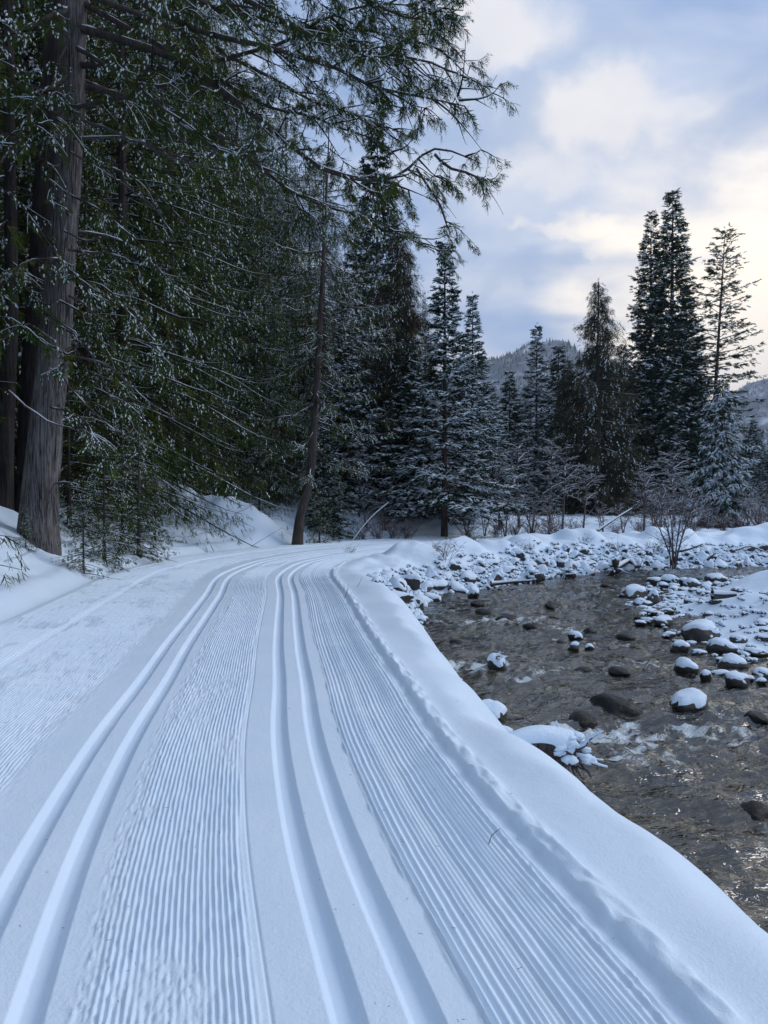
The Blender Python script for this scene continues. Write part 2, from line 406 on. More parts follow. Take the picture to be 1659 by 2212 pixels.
# groomed trail: a ribbon in curve coordinates with its tracks and corduroy as relief
def trail_relief(u, s, amp):
    """height of the groomed surface, u metres from its river edge, s metres along"""
    z = np.zeros_like(u)
    brk = fbm(u * 2.4 + 3, s * 1.1, 71, 4, 0.6)
    brk2 = fbm(u * 9, s * 5, 75, 3, 0.6)
    wob = 0.005 * perlin(s * 0.4, u * 0.3, 77) + 0.0015 * perlin(s * 3.1, u * 3, 78) + 0.0006 * perlin(s * 9, u * 14, 79)
    cell = np.floor(s / 0.37 + 0.9 * perlin(u * 2.2, s * 0.9, 90))
    wob = wob + 0.005 * np.sin(cell * 12.9898 + 1.7)
    rid = (0.5 + 0.5 * np.cos(2 * np.pi * np.where(u > 1.1, (u + wob) / 0.0215, (u + wob) / 0.0245 + .35 * np.sin(u * 31))))
    def band(a, b, soft=0.02): return sst(u, a, a + soft) * (1 - sst(u, b - soft, b))
    wav = 0.03 * perlin(s * 1.5, 3.3, 79)
    cA = sst(u + .4 * wav, 0.05, 0.09) * (1 - sst(u + .5 * wav + .012 * brk2, 0.575, 0.60)); cA2 = band(0.36, 0.42, 0.01)
    cB = sst(u + wav, 1.17, 1.20) * (1 - sst(u + wav + 0.03 * brk2, 1.60, 1.68))
    cC = sst(u + wav + 0.03 * brk2, 2.30, 2.42) * (1 - sst(u, 3.95, 4.02))
    good = sst(brk, -0.65, -0.1)
    goodC = sst(brk + 0.25 * brk2, -0.85, -0.05)
    rag = 1 + 0.38 * np.clip(perlin(s * 13, u * 55, 91), -.9, .9)
    z += 0.0130 * rid * cA * (0.7 + 0.3 * good) * (1 - 0.5 * cA2) * (1 + .4 * perlin(s * .2, u * 22, 80))
    z += 0.0105 * rag * rid * cB * (0.25 + 0.75 * good)
    z += 0.0120 * rag * rid * cC * (0.15 + 0.85 * goodC)
    # crumbs and lumps where the comb broke up
    cr = np.clip(fbm(u * 42, s * 34, 81, 3, 0.7) - 0.05, 0, 1)
    z += 0.010 * cr * ((1 - good) * cB + (1 - goodC) * cC * 0.9 + band(1.56, 1.74, .05) * 0.9 + band(0.03, 0.16, .05) * 0.8 + band(2.24, 2.42, .06) * 0.6)
    z += 0.0030 * brk2 * (cB + cC + 0.25)
    # classic tracks
    for c in (0.742, 0.952, 1.822, 2.032):
        cc = c + 0.004 * perlin(s * 0.35, 1.1, 83)
        d = np.abs(u - cc)
        w = 0.052 + 0.0015 * perlin(s * 2.3, c * 9, 84) + 0.0012 * perlin(s * 14, c * 9, 84)
        z -= 0.034 * (1 - np.clip((d - 0.026) / (w - 0.026), 0, 1))
    z -= 0.006 * np.exp(-((u - 1.157) / 0.004) ** 2)
    # an older pass: a step and slight furrow on the far side
    z += 0.018 * sst(u, 3.30, 3.36) - 0.010 * np.exp(-((u - 3.28) / 0.04) ** 2)
    # windrow at the river edge
    lump = 0.6 + 0.4 * np.clip(fbm((s + 0.25 * perlin(s * .9, 2.2, 94)) * 4.3, u * 9, 85, 2, 0.6) + 0.35, 0, 1.4)
    wr = np.exp(-((u + 0.035 + 0.02 * perlin(s * 1.7, 0.5, 86)) / 0.055) ** 2)
    z += 0.026 * wr * lump * (0.85 + 0.15 * fbm(s * 16, u * 22, 87, 1))
    z -= 0.004 * np.exp(-((u - 0.03) / 0.025) ** 2)
    sw = s + 0.22 * perlin(s * 1.1, u * 0.5, 92)
    z += 0.020 * np.clip(perlin(sw * 5.3, u * 15, 89) + .6 * perlin(sw * 12.7, u * 21, 93), -.35, 1) * band(-0.09, 0.04, .03)
    z += 0.010 * np.exp(-((u - 4.02) / 0.06) ** 2) * lump
    z += 0.004 * fbm(u * 3, s * 3, 88, 3) * sst(-u, 0.1, 0.4)
    return z * amp
Rs = spline(T_PTS, 0.05)
seg = np.linalg.norm(np.diff(Rs, axis=0), axis=1); S = np.concatenate([[0], np.cumsum(seg)])
s0 = S[np.argmin(np.abs(Rs[:, 1]) + np.abs(Rs[:, 0]) * .1)]
sv = [s0 - 3.0]
while sv[-1] < s0 + 36:
    dcam = max(abs(sv[-1] - s0), 2.0)
    sv.append(sv[-1] + (0.0072 * dcam if sv[-1] > s0 + 1.6 else 0.06))
sv = np.array(sv)
# evaluated on a smooth curve so that neighbouring rows stay parallel
cxs = np.interp(sv, S, Rs[:, 0]); cys = np.interp(sv, S, Rs[:, 1])
kern = np.hanning(27); kern /= kern.sum()
sg = np.arange(S[0], S[-1], 0.1)
gx = np.interp(sg, S, Rs[:, 0]); gy = np.interp(sg, S, Rs[:, 1])
gx = np.convolve(np.pad(gx, 13, 'edge'), kern, 'valid'); gy = np.convolve(np.pad(gy, 13, 'edge'), kern, 'valid')
cxs = np.interp(sv, sg, gx); cys = np.interp(sv, sg, gy)
tx = np.interp(sv, sg, np.gradient(gx, sg)); ty = np.interp(sv, sg, np.gradient(gy, sg))
tl = np.hypot(tx, ty); tx /= tl; ty /= tl
us = axis([(-1.12, -0.16, .03), (-0.16, 0.05, .007), (0.05, 0.62, .0047), (0.62, .685, .01), (.685, .80, .0040), (.80, .895, .007), (.895, 1.01, .0040), (1.01, 1.14, .01), (1.14, 1.70, .0043), (1.70, 1.76, .007), (1.76, 2.10, .0048), (2.10, 2.12, .008), (2.12, 2.32, .011), (2.32, 4.1, .0050), (4.1, 5.12, .05)])
UU, SS = np.meshgrid(us, sv)
XX = cxs[:, None] - ty[:, None] * UU; YY = cys[:, None] + tx[:, None] * UU
ZZ = np.zeros_like(XX)
dW = np.full(XX.shape, 5.0); dG = np.full(XX.shape, -9.0)
ci = us < 0.02
dW[:, ci] = sdist(XX[:, ci], YY[:, ci], W_CURVE).reshape(XX[:, ci].shape)
RZ = river_side(XX, YY, UU, dW, dG); LZ = land_side(XX, YY, UU)
ZZ = np.where(UU >= 0, LZ + 0.030 * sst(-UU, -0.02, 0.01), RZ) + 0.012 * perlin(XX * 0.5, YY * 0.5, 51)
ZZ += trail_relief(UU, SS, 1.0)
ZZ -= 0.12 * (UU < us[0] + 1e-4) + 0.12 * (UU > us[-1] - 1e-4)
f = grid_faces(len(sv), len(us))[:, ::-1]
link('groomed_ski_trail', mesh_np('groomed_ski_trail', np.stack([XX, YY, ZZ], -1).reshape(-1, 3), f, M_TRAIL), kind='structure')
print('trail quads', len(f))
del XX, YY, ZZ, UU, SS, RZ, LZ, dW, dG
# ------------------------------------------------------------------ river
# (vx, vy, half-length along view, half-depth in view px, strength) of white water; rocks that stand in the river
RIFF = [(1090, 1342, 150, 9, .75), (1235, 1365, 90, 9, .7), (1010, 1440, 110, 12, .8), (1200, 1450, 100, 12, .55), (1400, 1440, 90, 9, .6), (1410, 1365, 60, 8, .4),
        (1330, 1590, 150, 24, 1.0), (1500, 1575, 170, 14, .9), (1620, 1600, 80, 12, .7), (1370, 1640, 130, 26, .6), (1560, 1455, 60, 8, .4), (1110, 1465, 70, 8, .7),
        (1480, 1625, 130, 14, .5), (1250, 1310, 70, 6, .4), (1130, 1275, 60, 3, .5), (1450, 1400, 60, 6, .35), (1080, 1550, 30, 10, .4), (1210, 1295, 90, 4, .35),
        (1350, 1515, 90, 6, .5), (1600, 1545, 80, 6, .5), (1380, 1240, 90, 2, .3), (940, 1345, 40, 8, .6), (1330, 1395, 90, 7, .5)]
# boulders: vx, vy of the foot, width in view px, height/width, submerged?, capped with snow?
BOUL = [(1500, 1540, 98, .40, 0, 1), (1430, 1548, 34, .4, 1, 0), (1330, 1545, 110, .40, 1, 0), (1265, 1566, 66, .42, 1, 0), (1075, 1448, 44, .7, 0, 1),
        (1490, 1456, 62, .45, 0, 1), (1529, 1470, 30, .7, 0, 1), (1563, 1462, 40, .3, 0, 1), (1095, 1598, 40, .6, 0, 1), (1066, 1560, 74, .5, 0, 1),
        (1276, 1372, 36, .42, 0, 0), (1247, 1381, 34, .42, 0, 1), (1243, 1398, 22, .45, 0, 1), (1275, 1403, 22, .5, 0, 1), (1190, 1314, 28, .35, 0, 0),
        (1032, 1308, 32, .30, 0, 0), (1050, 1327, 44, .28, 1, 0), (1023, 1290, 25, .75, 0, 1), (1100, 1342, 50, .28, 1, 0), (1150, 1358, 44, .3, 1, 0),
        (1355, 1382, 44, .26, 0, 0), (1190, 1372, 44, .25, 1, 0), (1340, 1457, 52, .25, 0, 0), (1252, 1375, 30, .3, 1, 0), (1380, 1340, 26, .35, 0, 0), (1360, 1320, 20, .3, 0, 0),
        (1210, 1390, 26, .3, 1, 0), (1310, 1268, 24, .35, 0, 0), (1190, 1305, 22, .3, 1, 0), (1640, 1555, 50, .35, 1, 0), (1645, 1770, 90, .35, 1, 0),
         (1260, 1450, 40, .22, 1, 0), (1130, 1620, 56, .3, 1, 0), (1175, 1600, 60, .25, 1, 0), (985, 1392, 40, .3, 1, 0),
        (945, 1420, 36, .4, 1, 0), (1240, 1405, 22, .4, 0, 0), (1600, 1478, 26, .45, 0, 1), (1620, 1470, 20, .5, 0, 1), (1648, 1476, 24, .4, 0, 1), (1440, 1365, 20, .4, 0, 0),
         (1330, 1740, 0, 0, 1, 0)]
BOUL = [b for b in BOUL if b[2] > 0]
def wpt(vx, vy): return at(vx, vy, WATER)
xs = np.concatenate([axis([(0.0, 6.5, .05)]), axis([(6.5, 16, .1)])[1:], geo(16, .3, 70)])
ys = []
v = 1.2
while v < 27: ys.append(v); v += max(0.03, 0.0065 * v)
ys = np.array(list(np.linspace(-6, 1.1, 16)) + ys + geo(27, .6, 30))
X, Y = np.meshgrid(xs, ys)
# flow runs roughly down the river axis towards the viewer's right
ang = 0.25
A = X * math.cos(ang) + Y * math.sin(ang); B = -X * math.sin(ang) + Y * math.cos(ang)
warp = 0.35 * perlin(A * 0.8, B * 0.8, 101)
Z = 0.040 * fbm(A * 1.2 + warp, B * 1.9 + warp, 102, 3, 0.55) + 0.014 * (0.4 - np.abs(fbm(A * 3.4, B * 5 + 3 * warp, 104, 3, 0.6)))
ridge = 1 - np.abs(fbm(A * 2.2 + warp * 2, B * 4.5, 106, 3, 0.55))
Z += 0.026 * (ridge ** 2 - 0.6)
Z += 0.045 * perlin(A * 0.9 + warp, B * 1.6, 115)
foam = np.zeros_like(X)
for (vx, vy, rx, ry, st) in RIFF:
    c = wpt(vx, vy); e = wpt(vx + rx, vy); n_ = wpt(vx, vy + ry)
    ax = abs(e.x - c.x) + 0.05; ay = abs(c.y - n_.y) + 0.08
    wx = X + 0.25 * perlin(X * 1.5, Y * 1.5, 108); wy = Y + 0.22 * perlin(X * 2.1, Y * 2.1, 109)
    r2 = ((wx - c.x) / ax) ** 2 + ((wy - c.y) / ay) ** 2
    k = st * np.exp(-r2 * 0.9)
    foam = np.maximum(foam, k)
Z += 0.075 * foam * fbm(A * 6, B * 9, 110, 4, 0.65) + 0.02 * foam
for (vx, vy, w, hr, sub, cap) in BOUL:
    c = wpt(vx, vy); rad = 0.5 * w / FOC * c.y
    # water swells over and ahead of each rock and breaks downstream of it
    up = np.exp(-(((X - c.x) / (rad * 1.5)) ** 2 + ((Y - c.y - rad * 1.0) / (rad * 1.1)) ** 2))
    dn = np.exp(-(((X - c.x - rad * .3) / (rad * 1.6)) ** 2 + ((Y - c.y + rad * 1.1) / (rad * 0.8)) ** 2))
    Z += up * rad * (0.22 if sub else 0.10) - dn * rad * 0.10
    foam = np.maximum(foam, dn * (0.6 if sub else 0.35) * min(1, rad / 0.15))
fp = foam * (0.8 + 0.9 * fbm(A * 5, B * 8, 112, 3, 0.65)) * 1.15
Z += WATER
mw, nt, b = mat('river_water'); t = NT(nt)
g_ = t.n('ShaderNodeNewGeometry').outputs['Position']
rot = t.n('ShaderNodeMapping'); rot.inputs['Rotation'].default_value = (0, 0, -0.25); t.l(g_, rot.inputs[0])
P_ = rot.outputs[0]
bed = t.tex(3.2, 5, 0.65, vec=P_, sc=(0.8, 1.3, 1)); bed2 = t.tex(13, 3, 0.6, vec=P_)
bf = t.math('ADD', t.math('MULTIPLY', bed, 0.65), t.math('MULTIPLY', bed2, 0.35))
bedc = t.ramp(bf, [(0.36, (0.003, 0.004, 0.003)), (0.5, (0.023, 0.021, 0.011)), (0.68, (0.110, 0.092, 0.050))])
at_n = t.n('ShaderNodeAttribute', attribute_name='foam')
fn = t.tex(9, 5, 0.7, vec=P_, sc=(0.7, 1.3, 1), dist=1.4); 
fm = t.n('ShaderNodeMapRange', interpolation_type='SMOOTHSTEP')
fr_ = t.math('SUBTRACT', 1.0, t.math('ABSOLUTE', t.math('MULTIPLY', t.math('SUBTRACT', fn, 0.5), 5.0)))
t.l(t.math('MULTIPLY', at_n.outputs['Fac'], t.math('ADD', t.math('MULTIPLY', fr_, 0.55), 0.30)), fm.inputs[0]); fm.inputs[1].default_value = 0.32; fm.inputs[2].default_value = 0.62
fm.inputs[4].default_value = 0.85
mx = t.n('ShaderNodeMix', data_type='RGBA'); t.l(fm.outputs[0], mx.inputs[0]); t.l(bedc, mx.inputs[6]); mx.inputs[7].default_value = (0.62, 0.72, 0.78, 1)
t.l(mx.outputs[2], b.inputs['Base Color'])
rr = t.math('ADD', t.math('MULTIPLY', fm.outputs[0], 0.45), 0.03); t.l(rr, b.inputs['Roughness'])
b.inputs['IOR'].default_value = 1.5; b.inputs['Specular IOR Level'].default_value = 0.95
w1 = t.tex(3.6, 3, 0.5, vec=P_, sc=(0.5, 1.6, 1), dist=1.2); w2 = t.tex(9, 3, 0.5, vec=P_, sc=(0.75, 1.3, 1), dist=1.2); w3 = t.tex(55, 2, 0.5, vec=P_)
w2 = t.math('SUBTRACT', 1.0, t.math('ABSOLUTE', t.math('MULTIPLY', t.math('SUBTRACT', w2, 0.5), 4.0)))
p = t.bump(w1, 0.04, 1.0); p = t.bump(w2, 0.0055, 1.0, p); p = t.bump(t.math('MULTIPLY', w3, fm.outputs[0]), 0.012, 1.0, p)
t.l(p, b.inputs['Normal'])
link('river', mesh_np('river', np.stack([X, Y, Z], -1).reshape(-1, 3), grid_faces(len(ys), len(xs)), mw, attrs={'foam': np.clip(fp, 0, 1.5).ravel()}), kind='structure')
print('river quads', len(xs) * len(ys))

# ------------------------------------------------------------------ rocks
import bmesh
def rock_proto(seed, angular, cap=0.10):
    bm = bmesh.new(); bmesh.ops.create_icosphere(bm, subdivisions=3, radius=1.0)
    rnd = random.Random(seed)
    off = Vector((rnd.random() * 50, rnd.random() * 50, rnd.random() * 50))
    planes = []
    for k in range(12 if angular else 0):
        d = Vector((rnd.gauss(0, 1), rnd.gauss(0, 1), rnd.gauss(0, .8))).normalized(); planes.append((d, rnd.uniform(.36, .74)))
    P0 = []
    for v in bm.verts:
        d = v.co.normalized()
        r = 1 + 0.30 * mnoise.noise(d * 1.1 + off) + 0.09 * mnoise.noise(d * 3.1 + off)
        if angular:
            for pd, pr in planes:
                q = d.dot(pd)
                if q > 1e-3: r = min(r, pr / q)
            r += 0.03 * mnoise.noise(d * 5 + off)
        P0.append(d * r)
    bm.normal_update()
    faces = np.array([[v.index for v in f.verts] for f in bm.faces])
    V = np.array([list(p) for p in P0])
    bm.free()
    # vertex normals
    fn = np.cross(V[faces[:, 1]] - V[faces[:, 0]], V[faces[:, 2]] - V[faces[:, 0]])
    vn = np.zeros_like(V)
    for k in range(3): np.add.at(vn, faces[:, k], fn)
    vn /= np.linalg.norm(vn, axis=1)[:, None] + 1e-9
    nz = vn[:, 2]
    rag = np.array([mnoise.noise(Vector(p) * 2.6 + off) for p in V])
    th = -0.07 + (0.07 + cap) * sst(nz + 0.60 * rag, *((-0.02, 0.36) if angular else (0.22, 0.66)))
    C = V + vn * (th * (0.30 if angular else 0.5) + (np.where(th < 0, th, 0) * .4))[:, None] + np.array([0, 0, 1.0]) * np.maximum(th, 0)[:, None] * 0.9
    keep = (th[faces] > -0.069).any(1)
    cf = faces[keep]; used = np.unique(cf); remap = -np.ones(len(V), int); remap[used] = np.arange(len(used))
    return V, faces, C[used], remap[cf]
RP = {}
for kind, ang_, n_, mm, cp in (('round', False, 7, M_ROCK, .11), ('angular', True, 9, M_ROCK, .15), ('wet', False, 5, M_WET, .10)):
    RP[kind] = []
    for k in range(n_):
        V, F, CV, CF = rock_proto(k * 13 + len(kind), ang_, cp)
        RP[kind].append((mesh_np('rock', V, F, mm, smooth=not ang_), mesh_np('snow_cap', CV, CF, M_SNOW)))
def put_rock(kind, k, loc, scale, rz, label, cat='rock', group=None, cap=True, name='rock', tilt=(0, 0)):
    me, cm = RP[kind][k % len(RP[kind])]
    o = link(name, me); o.location = loc; o.scale = scale; o.rotation_euler = (tilt[0], tilt[1], rz)
    o['label'] = label; o['category'] = cat
    if group: o['group'] = group
    if cap: link('snow_cap', cm, o)
    return o
rnd = random.Random(4)
BL = {0: 'biggest rounded river boulder, dark with a thick snow cap, white water at its foot', 2: 'largest submerged boulder with water pouring over it beside the white rapid',
      3: 'small dark boulder just under the surface left of the biggest overflowed one', 4: 'dark lumpy rock with root scraps and snow standing alone in mid stream',
      5: 'low wide snow-capped boulder off the tip of the gravel bar', 6: 'small egg-shaped snow-capped stone just below the low wide boulder', 7: 'thin flat stone with a little snow beside the low wide boulder',
      8: 'small blocky black rock with snow on top by the snow shoulder above the driftwood', 9: 'black wedge rock with snow on its top against the snow shoulder', 10: 'dark blocky rock without snow in the middle riffle',
      11: 'dark pointed rock with a dab of snow in the middle riffle', 17: 'lone snow-domed stone near the riprap at the bend', 15: 'flat bare dark rock downstream of the snow-domed stone',
      20: 'flat bare black rock alone in the middle of the river', 12: 'little snow-dusted stone below the middle riffle', 13: 'tiny stone with snow on its left tip in mid river'}
for i, (vx, vy, w, hr, sub, cap) in enumerate(BOUL):
    c = wpt(vx, vy); r = 0.5 * w / FOC * c.y
    h = max(hr * 2 * r, 0.05)
    zc = WATER + (-0.28 * h if sub else -0.02 * h)
    lab = BL.get(i, 'dark stone just breaking the water surface in the river' if sub else ('small snow-capped stone standing in the river' if cap else 'small bare dark stone standing in the river'))
    grp = None if i in BL else ('stones awash in the river' if sub else 'small stones standing in the river')
    put_rock('wet', 2 if i == 0 else i, (c.x, c.y + r * .6, zc + h * .15), (r * 1.05, r * rnd.uniform(.7, .95), h * (0.85 if not sub else 0.95)), rnd.uniform(0, 6.28), lab, group=grp, cap=bool(cap), name='boulder' if r > .15 else 'rock', cat='boulder' if r > .15 else 'rock')

# riprap along the bank at the bend and up the far shore
Wc = W_CURVE[(W_CURVE[:, 1] > 12.6) & (W_CURVE[:, 0] < 17)]
wt = np.gradient(Wc, axis=0); wt /= np.linalg.norm(wt, axis=1)[:, None]
rs = np.random.RandomState(5)
cand = []
arc = np.concatenate([[0], np.cumsum(np.linalg.norm(np.diff(Wc, axis=0), axis=1))])
for k in range(2600):
    q = rs.rand(); a = arc[-1] * q ** 0.9
    i = np.searchsorted(arc, a) - 1; i = max(0, min(i, len(Wc) - 2))
    p = Wc[i] + (Wc[i + 1] - Wc[i]) * ((a - arc[i]) / (arc[i + 1] - arc[i]))
    nrm = np.array([-wt[i][1], wt[i][0]])
    far_ = min(1.0, max(0, (p[0] - 1.5) / 5))
    off = rs.uniform(-0.10, 0.62 + 0.42 * far_)
    r = (0.07 + 0.20 * rs.rand() ** 2.4) * (1.12 if off < .5 else 0.85)
    cand.append((p[0] + nrm[0] * off, p[1] + nrm[1] * off, r, off))
acc = []
for c in sorted(cand, key=lambda q: -q[2]):
    if all((c[0] - d[0]) ** 2 + (c[1] - d[1]) ** 2 > (0.66 * (c[2] + d[2])) ** 2 for d in acc): acc.append(c)
print('riprap', len(acc))
ax_ = np.array([a[0] for a in acc]); ay_ = np.array([a[1] for a in acc])
az_ = height(ax_, ay_)[0]
order = np.argsort([-(a[2] / a[1]) for a in acc])
MAXR = 285
for n_, i in enumerate(order[:MAXR]):
    x, y, r, off = acc[i]
    z = max(az_[i], WATER - 0.02) + r * 0.02
    fl = rs.uniform(.5, .85)
    zone = ('beside the snow shoulder of the trail' if x < 1.4 else 'below the first snow hump at the bend' if x < 2.6 else 'between the snow humps and the far root clumps' if x < 4.2 else 'above the far root clumps' if x < 6.6 else 'around the foot of the bare willow' if x < 9.6 else 'right of the bare willow on the far bank')
    lab = ('wet-edged snowy stone at the waterline ' if off < .12 else 'large angular snow-dusted stone ' if r > .19 else 'snow-dusted angular stone ') + zone
    grp = lab
    put_rock('angular', int(rs.randint(8)), (x, y, z), (r * rs.uniform(.95, 1.35), r * rs.uniform(.8, 1.1), r * fl), rs.uniform(0, 6.28), lab, group=grp, tilt=(rs.uniform(-.3, .3), rs.uniform(-.3, .3)))
def rock_pile(name, items, protos, label):
    VV, FF, MI = [], [], []; n0 = 0
    for (x, y, z, sx, sy, sz, rz, k) in items:
        for j, me in enumerate(protos[k % len(protos)]):
            V = np.empty(len(me.vertices) * 3, np.float32); me.vertices.foreach_get('co', V); V = V.reshape(-1, 3)
            F = np.empty(len(me.polygons) * 3, np.int32); me.polygons.foreach_get('vertices', F); F = F.reshape(-1, 3)
            c, s = math.cos(rz), math.sin(rz)
            V = V * (sx, sy, sz)
            V = np.stack([V[:, 0] * c - V[:, 1] * s + x, V[:, 0] * s + V[:, 1] * c + y, V[:, 2] + z], -1)
            VV.append(V); FF.append(F + n0); MI.append(np.full(len(F), j)); n0 += len(V)
    return link(name, mesh_np(name, np.concatenate(VV), np.concatenate(FF), [M_ROCK, M_SNOW], np.concatenate(MI)), kind='stuff', label=label, category='rubble')
# low-count pebble protos for the small stones nobody could count
def low_proto(seed):
    bm = bmesh.new(); bmesh.ops.create_icosphere(bm, subdivisions=1, radius=1.0)
    off = Vector((seed * 3.3, seed * 1.7, 2))
    V = np.array([list(v.co * (1 + .25 * mnoise.noise(v.co * 1.3 + off))) for v in bm.verts]); F = np.array([[v.index for v in f.verts] for f in bm.faces]); bm.free()
    Cp = V * (1.02, 1.02, 1.0) + np.array([0, 0, .22]); k = (V[F][:, :, 2] > -0.55).all(1)
    return (mesh_np('stone', V, F, M_ROCK), mesh_np('cap', Cp, F[k], M_SNOW))
LOW = [low_proto(k) for k in range(4)]
small = []
for i in order[MAXR:]:
    x, y, r, off = acc[i]; small.append((x, y, max(az_[i], WATER) + r * .1, r * 1.1, r, r * .6, rs.uniform(0, 6.28), int(rs.randint(4))))
for k in range(1500):
    a = arc[-1] * rs.rand(); i = max(0, min(np.searchsorted(arc, a) - 1, len(Wc) - 2)); p = Wc[i]
    nrm = np.array([-wt[i][1], wt[i][0]]); far_ = min(1.0, max(0, (p[0] - 1.5) / 5)); off = rs.uniform(-0.08, 0.75 + 0.55 * far_)
    q = p + nrm * off + rs.uniform(-.12, .12, 2); r = rs.uniform(.03, .085)
    small.append((q[0], q[1], None, r * 1.2, r, r * .7, rs.uniform(0, 6.28), int(rs.randint(4))))
zq = height(np.array([s[0] for s in small]), np.array([s[1] for s in small]))[0]
small = [(s[0], s[1], (max(z, WATER - .02) + s[5] * .2), *s[3:]) for s, z in zip(small, zq)]
rock_pile('riprap_rubble', small, LOW, 'small snow-covered stones filling the gaps of the riprap bank')

# gravel bar: rounded cobbles
cand = []
Gc = G_CURVE
while len(cand) < 2600:
    x = rs.uniform(3.9, 12); y = rs.uniform(8.0, 21.5)
    cand.append((x, y))
cx_ = np.array(cand); hz_, _, _, dg_ = height(cx_[:, 0], cx_[:, 1])
acc = []
CL = [(1600, 1475, 60, .5), (1590, 1440, 60, .5), (1565, 1405, 60, .5), (1523, 1380, 88, .5), (1475, 1402, 40, .6), (1470, 1392, 30, .5), (1414, 1297, 26, 1.0), (1375, 1290, 62, .5), (1385, 1305, 30, .6),
      (1448, 1263, 44, .55), (1478, 1262, 26, .75), (1499, 1265, 44, .45), (1417, 1262, 40, .5), (1435, 1266, 30, .4), (1460, 1268, 30, .4), (1550, 1253, 46, .4), (1400, 1340, 30, .4), (1385, 1343, 28, .35)]
big = []
for (vx, vy, w, hr) in CL:
    c = at(vx, vy, WATER + .05); r = .5 * w / FOC * c.y; big.append((c.x, c.y + r * .6, r, hr))
    acc.append((c.x, c.y + r * .6, r, 0, 0, True, hr))
for (x, y), z, d in sorted(zip(cand, hz_, dg_), key=lambda q: rs.rand()):
    if d < -0.12 or z > -0.36: continue
    r = 0.038 + 0.12 * rs.rand() ** 3.0
    if z > -.52 and rs.rand() < .75: continue
    if all((x - a[0]) ** 2 + (y - a[1]) ** 2 > (0.80 * (r + a[2])) ** 2 for a in acc): acc.append((x, y, r, z, d, False, 0))
print('cobbles', len(acc))
acc.sort(key=lambda a: (not a[5], -a[2] / a[1]))
for n_, (x, y, r, z, d, isb, hr) in enumerate(acc[:280]):
    if isb:
        z = WATER; h = hr * 2 * r; sc = (r * 1.05, r * .85, h * .62)
        lab = {0: 'large cobble with smooth snow cap on the gravel bar nearest the viewer', 3: 'long flat-topped boulder with snow near the middle of the gravel bar', 6: 'upright egg-shaped boulder with snow at the upstream tip of the gravel bar',
               7: 'wide snow-capped boulder at the very tip of the gravel bar', 9: 'tallest rounded boulder in the row at the back of the gravel bar'}.get(n_, None)
        if lab is None: lab, grp = 'rounded snow-capped boulder along the edge of the gravel bar', 'boulders edging the gravel bar'
        else: grp = None
        put_rock('round', n_, (x, y, z + h * .3), sc, rs.uniform(0, 6.28) if hr < .7 else 0, lab, group=grp, name='boulder', cat='boulder')
    else:
        put_rock('round', int(rs.randint(6)), (x, y, max(z, WATER) + r * .15), (r * rs.uniform(1., 1.35), r * rs.uniform(.8, 1.05), r * rs.uniform(.35, .6)), rs.uniform(0, 6.28), (lab := ('small' if r < .06 else 'rounded') + ' snow-covered cobble ' + ('at the water edge of the gravel bar' if d < .25 else 'half buried by the snow mound' if z > -.5 else 'at the upstream tip of the gravel bar' if y > 15.5 else 'in the middle of the gravel bar' if y > 11 else 'at the near end of the gravel bar')), group=lab, name='cobble', cat='cobble')
small = [(a[0], a[1], max(a[3], WATER) + a[2] * .1, a[2] * 1.15, a[2], a[2] * .6, rs.uniform(0, 6.28), int(rs.randint(4))) for a in acc[280:]]
for k in range(1300):
    i = rs.randint(len(cand)); x, y = cand[i]
    if dg_[i] < -0.1 or hz_[i] > -0.38: continue
    x += rs.uniform(-.1, .1); y += rs.uniform(-.1, .1); r = rs.uniform(.025, .055)
    small.append((x, y, max(hz_[i], WATER) + r * .3, r * 1.2, r, r * .7, rs.uniform(0, 6.28), int(rs.randint(4))))
rock_pile('cobble_gravel', small, LOW, 'small snow-covered pebbles between the cobbles of the gravel bar')
HAZE = 0.00026
# ------------------------------------------------------------------ mountains
mm_, nt, b = mat('mountain_slope'); t = NT(nt)
g_ = t.n('ShaderNodeNewGeometry').outputs['Position']
n = t.tex(0.05, 6, 0.7, vec=g_); n2 = t.tex(0.012, 4, 0.6, vec=g_)
f = t.math('ADD', t.math('MULTIPLY', n, 0.55), t.math('MULTIPLY', n2, 0.45))
t.l(t.ramp(f, [(0.46, (0.06, 0.08, 0.10)), (0.54, (0.17, 0.20, 0.24)), (0.62, (0.55, 0.62, 0.70))]), b.inputs['Base Color'])
b.inputs['Roughness'].default_value = 0.9
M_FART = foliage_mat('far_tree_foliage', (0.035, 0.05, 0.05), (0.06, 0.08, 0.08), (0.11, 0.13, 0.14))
def mountain(name, cx, cy, rx, ry, H, seed, ridge=None):
    n = 80
    a = np.linspace(-1.6, 1.6, n); A, B = np.meshgrid(a, a)
    r = np.hypot(A, B * 1.0)
    Z = H * np.clip(np.exp(-(np.abs(A) ** 1.5) * 1.3 - (np.abs(B) ** 1.5) * 1.2), 0, 1)
    Z += H * 0.10 * fbm(A * 2.2, B * 2.2, seed, 5, 0.55) * sst(1.7 - r, 0, 1)
    Z += H * 0.10 * (1 - np.abs(fbm(A * 1.6, B * 1.6, seed + 9, 3))) * np.exp(-r * r)
    X = cx + A * rx; Y = cy + B * ry
    Z = Z - 8
    o = link(name, mesh_np(name, np.stack([X, Y, Z], -1).reshape(-1, 3), grid_faces(n, n), mm_), kind='structure')
    return X, Y, Z
